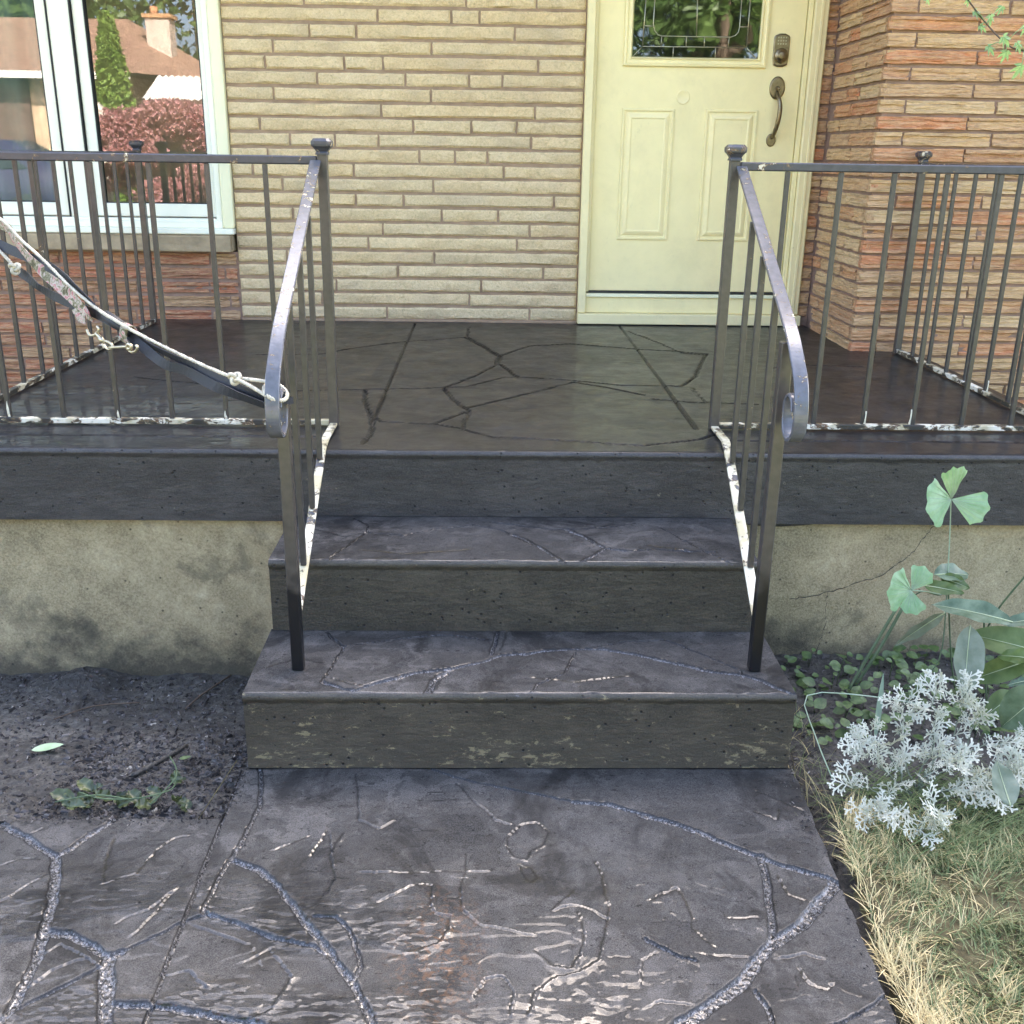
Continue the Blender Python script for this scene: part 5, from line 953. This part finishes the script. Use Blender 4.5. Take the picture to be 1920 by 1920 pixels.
# ground cover under the plants
V = []; F = []
for _ in range(400):
    x, y = random.uniform(.82, 1.7), random.uniform(2.13, 2.60)
    if random.random() < .15: x, y = random.uniform(.70, .80), random.uniform(2.2, 2.6)
    z = gz(x, y)+random.uniform(.008, .06)*(1 if x > .88 else .35); L = random.uniform(.014, .040); an = random.uniform(0, 6.28); b = Vector((x, y, z)); t = b+Vector((math.cos(an), math.sin(an), random.uniform(-.3, .5)))*L
    v, f, _ = leaf_mesh(b, t, L*.8, 'ellip', (random.uniform(-.3, .3), -.5, 1), .15, .1, 5, 2); o = len(V); V += v; F += [tuple(i+o for i in q) for q in f]
    if random.random() < .5:
        v, f = tube_data([b, b+Vector((random.uniform(-.01, .01), .004, -z+gz(x, y)))], .0009, 4); o = len(V); V += v; F += [tuple(i+o for i in q) for q in f]
tag(mesh_obj('ground_cover', V, F, MAT['cover'], None, True), 'low carpet of small round green leaves along the right foundation', 'ground cover', None, 'stuff')
# maple sprig hanging in at the top right
def maple_mesh(s):
    pts = []; lob = [(0, 1.0), (.62, .82), (-.62, .82), (1.35, .5), (-1.35, .5)]
    ang = [(-2.6, .18), (-1.75, .30), (-1.35, .52), (-1.05, .30), (-.85, .5), (-.62, .85), (-.42, .5), (-.28, .42), (-.15, .72), (0, 1), (.15, .72), (.28, .42), (.42, .5), (.62, .85), (.85, .5), (1.05, .30), (1.35, .52), (1.75, .30), (2.6, .18)]
    V = [(0, 0, 0)]+[(math.cos(a)*r*s, math.sin(a)*r*s, -.25*s*r*r+.05*s*math.sin(a*5)) for a, r in ang]; n = len(ang)
    me = bpy.data.meshes.new('leaf'); me.from_pydata(V, [], [(0, i, i+1) for i in range(1, n)]); me.materials.append(MAT['maple']); me.update(); return me
mp = empty('maple_sprig', (0, 0, 0), 'thin maple twig with soft green leaves hanging in at the upper right corner', 'branch')
tube('twig', smooth_path(MAPLE_TWIG, 5), .0016, MAT['bark'], mp, 6); mm_ = maple_mesh(1.0)
tw = [Vector(p) for p in MAPLE_TWIG]
for i, (x, y, z, px) in enumerate(MAPLE):
    s = px*2.15/1928*1.15; a = random.uniform(-2.6, -.5); d = Vector((math.cos(a), random.uniform(-.3, .2), math.sin(a)*.9)); p = Vector((x, y, z))-d*s*.5
    o = place_leaf(mm_, p, d, (random.uniform(-.4, .4), -1, .5), s, mp); q = min(tw, key=lambda t_: (t_-p).length)
    tube('petiole', [p, (p+q)/2+Vector((0, 0, .004)), q], .0008, MAT['maple'], mp, 5)
# wilted weeds by the walkway edge
wl = empty('wilted_weed', (0, 0, 0), 'clump of wilted uprooted weeds lying at the edge of the left slab', 'weed')
cx0 = [(-.88, 1.90), (-.84, 1.88), (-.80, 1.90), (-.74, 1.885), (-.70, 1.91), (-.66, 1.88), (-.69, 1.96), (-.63, 1.85), (-.86, 1.94), (-.88, 1.86), (-.71, 1.87), (-.78, 1.87)]
for i, (x, y) in enumerate(cx0):
    for q in range(2):
        z = gz(x, y)+.012; an = random.uniform(0, 6.28); L = random.uniform(.03, .06); b = Vector((x, y, z)); t = b+Vector((math.cos(an)*L, math.sin(an)*L*.5, random.uniform(0, .025)))
        V, F, _ = leaf_mesh(b, t, L*.55, 'ellip', (random.uniform(-.5, .5), -.4, .8), random.uniform(.3, .9), random.uniform(-.2, .4), 10, 3, .004); mesh_obj('leaf', V, F, MAT['wilt'], wl, True)
for P in ([(-.87, 1.90, -.01), (-.80, 1.845, .012), (-.72, 1.835, .02), (-.66, 1.87, .02), (-.68, 1.95, .01)], [(-.90, 1.85, 0), (-.82, 1.86, .01), (-.75, 1.86, .0)], [(-.70, 1.84, 0), (-.66, 1.90, .03), (-.70, 1.99, .02)]): tube('stem', smooth_path(P, 5), .0016, MAT['stem'], wl, 6)
V, F, _ = leaf_mesh((-1.075, 2.135, gz(-1.07, 2.13)+.014), (-1.005, 2.15, gz(-1.0, 2.15)+.018), .022, 'ellip', (0, -.3, 1), .1, .02, 10, 3); tag(mesh_obj('fallen_leaf', V, F, MAT['pale_leaf'], None, True), 'single pale green leaf lying on the dark soil of the left bed', 'leaf')
V, F, _ = leaf_mesh((-.715, 2.09, gz(-.715, 2.09)+.01), (-.69, 2.10, gz(-.69, 2.1)+.016), .010, 'ellip', (0, -.3, 1), .1, .02, 8, 3); tag(mesh_obj('fallen_leaf', V, F, MAT['cover'], None, True), 'tiny green leaf beside the thick stick near the bottom step', 'leaf')

# ------------------------------------------------------------------ turf
def edge_x(y): return float(np.interp(y, [.6, 1.356, 1.62, 1.80, 1.92], [.69, .69, .715, .735, .765]))
lawn = tag(sheet('lawn', .68, 3.2, .45, 1.93, .012, MAT['thatch'], None, lambda X, Y: np.where(X < np.interp(Y, [.6, 1.356, 1.62, 1.80, 1.92], [.70, .70, .725, .745, .775]), -.11, -.028+.02*(fbm(X*9, Y*9, 3)-.5))-.05*np.clip((Y-1.80)/.13, 0, 1)), None, None, None, 'structure')
V = []; F = []; TN = []
def blade(x, y, z, L, w_, tone, lean, an, n=3):
    b = len(V); d = Vector((math.cos(an), math.sin(an), 0)); s = Vector((-d.y, d.x, 0)); 
    for i in range(n+1):
        t = i/n; p = Vector((x, y, z))+d*(L*lean*t**1.3)+Vector((0, 0, 1))*(L*math.sqrt(max(0, 1-lean*lean))*t-(.25*L*lean*t*t)); ww = w_*(1-t**2*.9)
        p.z = max(p.z, z-.003)
        V.append(p+s*ww/2); V.append(p-s*ww/2); TN.extend([tone, tone])
    F.extend([(b+2*i, b+2*i+1, b+2*i+3, b+2*i+2) for i in range(n)])
nb_ = 0
while nb_ < 27000:
    y = random.uniform(.95, 1.90); x = random.uniform(.69, 1.45)
    e = edge_x(y)+.030*(float(fbm(np.array([y*11.]), np.array([2.2]), 3)[0])-.45)
    if x < e-.005 or (y > 1.78 and random.random() < (y-1.78)/.12): continue
    de = x-e; dry = math.exp(-de/.08)*.8+.5*max(0, min(1, (1.50-y)/.3))*.7+.08
    bare = float(fbm(np.array([x*6+2.]), np.array([y*7.]), 3)[0])
    if bare > .60 and random.random() < .55: continue
    patch = float(fbm(np.array([x*9+8.]), np.array([y*9.]), 2)[0]); dry += (patch-.5)*1.1
    tone = random.uniform(.58, 1.0) if random.random() < dry else random.uniform(0, .55)
    an = random.gauss(1.5, 1.3) if de < .03 else patch*14+random.gauss(0, 1.0); L = random.uniform(.022, .068)
    blade(x, y, -.032+random.uniform(-.004, .008), L, random.uniform(.0009, .0026), tone, random.uniform(.45, .995), an); nb_ += 1
for _ in range(1100):   # longer green tufts behind
    y = random.uniform(1.66, 1.98); x = random.uniform(.79, 1.4); blade(x, y, -.04, random.uniform(.07, .16), random.uniform(.002, .0035), random.uniform(0, .32), random.uniform(.6, .97), random.choice([random.uniform(2.6, 3.8), random.uniform(-.5, .5)]), 6)
for _ in range(90): blade(.765+random.uniform(-.01, .02), 1.80+random.uniform(-.02, .02), -.03, random.uniform(.05, .09), .0022, random.uniform(.7, 1), random.uniform(.3, .9), random.uniform(-.6, 1.6), 5)
for _ in range(170): x = random.uniform(.69, .8); y = random.uniform(1.75, 2.3); blade(x, y, gz(x, y), random.uniform(.03, .12), .0016, random.uniform(.2, .8), random.uniform(.3, .9), random.uniform(0, 6.28), 5)
gm = mesh_obj('grass', V, F, MAT['grass']); at = gm.data.attributes.new('tone', 'FLOAT', 'POINT'); at.data.foreach_set('value', TN)
tag(gm, 'short mixed green and straw dry lawn grass beside the walkway', 'grass', None, 'stuff')
V, F, _ = leaf_mesh((.945, 2.16, -.04), (.955, 2.19, .125), .014, 'ellip', (0, -1, .2), .3, .0, 10, 2); bl = tag(mesh_obj('grass_blade', V, F, MAT['stem_pale'], None, True), 'broad single pale green blade standing between the two stems and the silver plant', 'blade')
twig('dry_stalk', [(.765, 1.93, 0.0), (.745, 2.02, .06), (.745, 2.10, .115), (.88, 2.08, .125), (1.02, 2.04, .12)], .0014, MAT['stem_pale'], 'bent pale green stalk forming a right angle above the soil right of the steps', 'stalk')

# ------------------------------------------------------------------ what the window and door glass reflect: the street behind the camera
def leafcloud(name, clumps, n, s, m, parent, seed=1, nrm=None):
    r = np.random.RandomState(seed); V = []; F = []; per = n//len(clumps)
    for (cx, cy, cz, rx, ry, rz) in clumps:
        u = r.normal(size=(per, 3)); u /= np.linalg.norm(u, axis=1)[:, None]; rad = r.uniform(.55, 1.05, per)[:, None]; P = u*rad*np.array([rx, ry, rz])+np.array([cx, cy, cz])
        A_ = r.normal(size=(per, 3)); A_ /= np.linalg.norm(A_, axis=1)[:, None]; B_ = np.cross(A_, r.normal(size=(per, 3))); B_ /= np.linalg.norm(B_, axis=1)[:, None]; sz = s*r.uniform(.6, 1.4, per)[:, None]
        Q = np.stack([P-A_*sz, P+B_*sz*.45, P+A_*sz, P-B_*sz*.45], 1).reshape(-1, 3); b = len(V); V.extend(Q.tolist()); F.extend([(b+4*i, b+4*i+1, b+4*i+2, b+4*i+3) for i in range(per)])
    return mesh_obj(name, V, F, m, parent)
def tree(x, y, h, cr, label, m='canopy', seed=1, n=9000, leaf=.16):
    t = empty('tree', (x, y, -.1), label, 'tree', 'tall trees across the street'); r = random.Random(seed)
    tube('trunk', [(0, 0, 0), (.1, .05, h*.25), (.0, .1, h*.5), (.1, 0, h*.8)], [.32, .24, .18, .05], MAT['bark'], t, 10)
    cl = []
    for i in range(16):
        a = r.uniform(0, 6.28); q = r.uniform(.1, .8)*cr; zc = r.uniform(.35, .93)*h; q *= (1.15-zc/h*.6); cl.append((math.cos(a)*q, math.sin(a)*q, zc, cr*r.uniform(.28, .5), cr*r.uniform(.28, .5), cr*r.uniform(.2, .38)))
        if i < 7: tube('limb', [(0, .05, zc*.6), (cl[-1][0]*.5, cl[-1][1]*.5, zc*.85), cl[-1][:3]], [.1, .06, .02], MAT['bark'], t, 6)
    leafcloud('crown', cl, n, leaf, MAT[m], t, seed); return t
for i, (x, y, h, cr, lb) in enumerate([(-13.5, -23, 11, 4.6, 'tall maple tree reflected behind the left end of the brown roof'), (-8.6, -24, 12.5, 4.8, 'tall maple tree reflected above the pointed cedar'), (-4.4, -22, 11, 4.4, 'tall maple tree reflected right of the pale chimney'),
     (.5, -21, 12, 4.8, 'tall maple tree reflected in the left half of the door glass'), (5.8, -19, 10.5, 4.3, 'tall maple tree reflected in the right half of the door glass'), (11.5, -22, 12, 5, 'tall maple tree far across the street opposite the orange wing'), (-19, -21, 10, 4.4, 'tall maple tree reflected at the far left edge of the window')]):
    tree(x, y, h, cr, lb, 'canopy', 20+i)
hz = empty('neighbour_house', (0, 0, 0), 'bungalow across the street with brown roof, pale chimney and white awning, reflected in the window', 'house')
mesh_obj('roof', [(-20, -13.9, 2.80), (-7.6, -13.9, 2.80), (-8.8, -18.0, 4.25), (-20, -18.0, 4.25), (-20, -22, 2.8), (-6.2, -17.5, 2.85)], [(1, 0, 3, 2), (3, 4, 5, 2), (2, 5, 1)], MAT['shingle'], hz)
box('fascia_board', -20, -7.6, -14.0, -13.9, 2.66, 2.80, MAT['white_sheet'], hz, 0)
box('wall', -9.95, -7.9, -18, -14.5, -.1, 2.78, MAT['tan_stone'], hz, 0); box('siding', -20, -9.96, -18, -14.45, -.1, 2.78, MAT['brown_wood'], hz, 0)
ch = box('chimney', -8.0, -7.45, -17.2, -16.7, 2.6, 4.15, MAT['chimney'], hz, .01); box('chimney_cap', -8.06, -7.39, -17.26, -16.64, 4.15, 4.24, MAT['red_dark'], ch, .01)
tube('flue', [(-7.85, -16.95, 4.24), (-7.85, -16.95, 4.42)], .09, MAT['red_dark'], ch, 10)
V = []; F = []
for i, x in enumerate(np.linspace(-6.9, -4.4, 80)): q = .018*math.sin(i*1.57); V += [(x, -13.6, 2.72+q), (x, -12.4, 2.22+q)]; F += [(2*i-2, 2*i, 2*i+1, 2*i-1)] if i else []
mesh_obj('awning', V, F, MAT['white_sheet'], hz); box('side_wall', -7.1, -3.5, -17.8, -14.8, -.1, 2.5, MAT['brown_wood'], hz, 0)
cdr = empty('cedar', (-5.75, -7.4, -.1), 'narrow bright green pointed cedar reflected in the right window pane', 'tree')
tube('trunk', [(0, 0, 0), (0, 0, 2.2)], [.08, .02], MAT['bark'], cdr, 8)
cl = [(0, 0, z, (.30+.22*(z < 1.7))*(1-(z/3.3)**2.2)+.08, .5*(1-(z/3.3)**2)+.06, .26) for z in np.linspace(.3, 3.05, 15)]; leafcloud('crown', cl, 12000, .05, MAT['cedar'], cdr, 3)
cm = empty('lace_leaf_maple', (-3.85, -3.7, -.05), 'low spreading crimson lace leaf maple reflected in the right window pane', 'shrub')
for a in range(5): tube('stem', [(0, 0, 0), (.3*math.cos(a*1.3), .3*math.sin(a*1.3), .6), (.9*math.cos(a*1.3), .8*math.sin(a*1.3), 1.0)], [.05, .03, .01], MAT['bark'], cm, 6)
r = random.Random(9); cl = []
for i in range(34): a = r.uniform(0, 6.28); q = r.uniform(.0, 1.45); cl.append((q*math.cos(a), q*.7*math.sin(a), 1.72-.75*(q/1.5)**2-.35*r.random()*(i % 2)+r.uniform(-.12, .05),   .38, .38, .16))
leafcloud('crown', cl, 34000, .035, MAT['crimson'], cm, 4)
ln = empty('stone_lantern', (-5.15, -4.9, -.1), 'pale stone garden lantern left of the cedar, reflected in the window', 'lantern')
tube('post', [(0, 0, 0), (0, 0, 1.45)], .09, MAT['lantern'], ln, 8); box('light_box', -.12, .12, -.12, .12, 1.45, 1.72, MAT['lantern'], ln, .02)
mesh_obj('roof', [(-.22, -.22, 1.72), (.22, -.22, 1.72), (.22, .22, 1.72), (-.22, .22, 1.72), (0, 0, 1.98)], [(0, 1, 4), (1, 2, 4), (2, 3, 4), (3, 0, 4), (3, 2, 1, 0)], MAT['lantern'], ln)
# parked car
car = empty('parked_car', (-9.2, -9.6, -.1), 'dark purple car parked at the far kerb, reflected in the left window pane', 'car')
sec = [(-2.2, .35, .75), (-2.1, .3, .95), (-1.2, .28, 1.0), (-.6, .28, 1.45), (.9, .28, 1.5), (1.6, .28, 1.1), (2.15, .3, 1.0), (2.25, .35, .7)]
V = []; F = []
for x, z0, z1 in sec: V += [(x, -.85, z0), (x, -.86, (z0+min(z1, 1.0))*.55), (x, -.85+.18*(z1 > 1.2), z1), (x, .85-.18*(z1 > 1.2), z1), (x, .86, (z0+min(z1, 1.0))*.55), (x, .85, z0)]
for i in range(len(sec)-1): F += [(i*6+j, i*6+(j+1) % 6, (i+1)*6+(j+1) % 6, (i+1)*6+j) for j in range(6)]
F += [tuple(reversed(range(6))), tuple(range(42, 48))]; mesh_obj('body', V, F, MAT['car'], car, True)
for yy in (.805, -.805): mesh_obj('side_window', [(-.9, yy, 1.02), (1.4, yy, 1.05), (.85, yy*.89, 1.42), (-.55, yy*.89, 1.38)], [(0, 1, 2, 3)], MAT['car_glass'], car)
for x in (-1.35, 1.35):
    for yy in (-.86, .86): V, F = lathe([(.32, -.1), (.32, .1), (.2, .11), (.05, .1)], 20, 'y', (x, yy, .32)); wh = mesh_obj('wheel', V, F, MAT['tyre'], car)
print('triangles', sum(len(o.data.polygons)*2 for o in bpy.data.objects if o.type == 'MESH'))
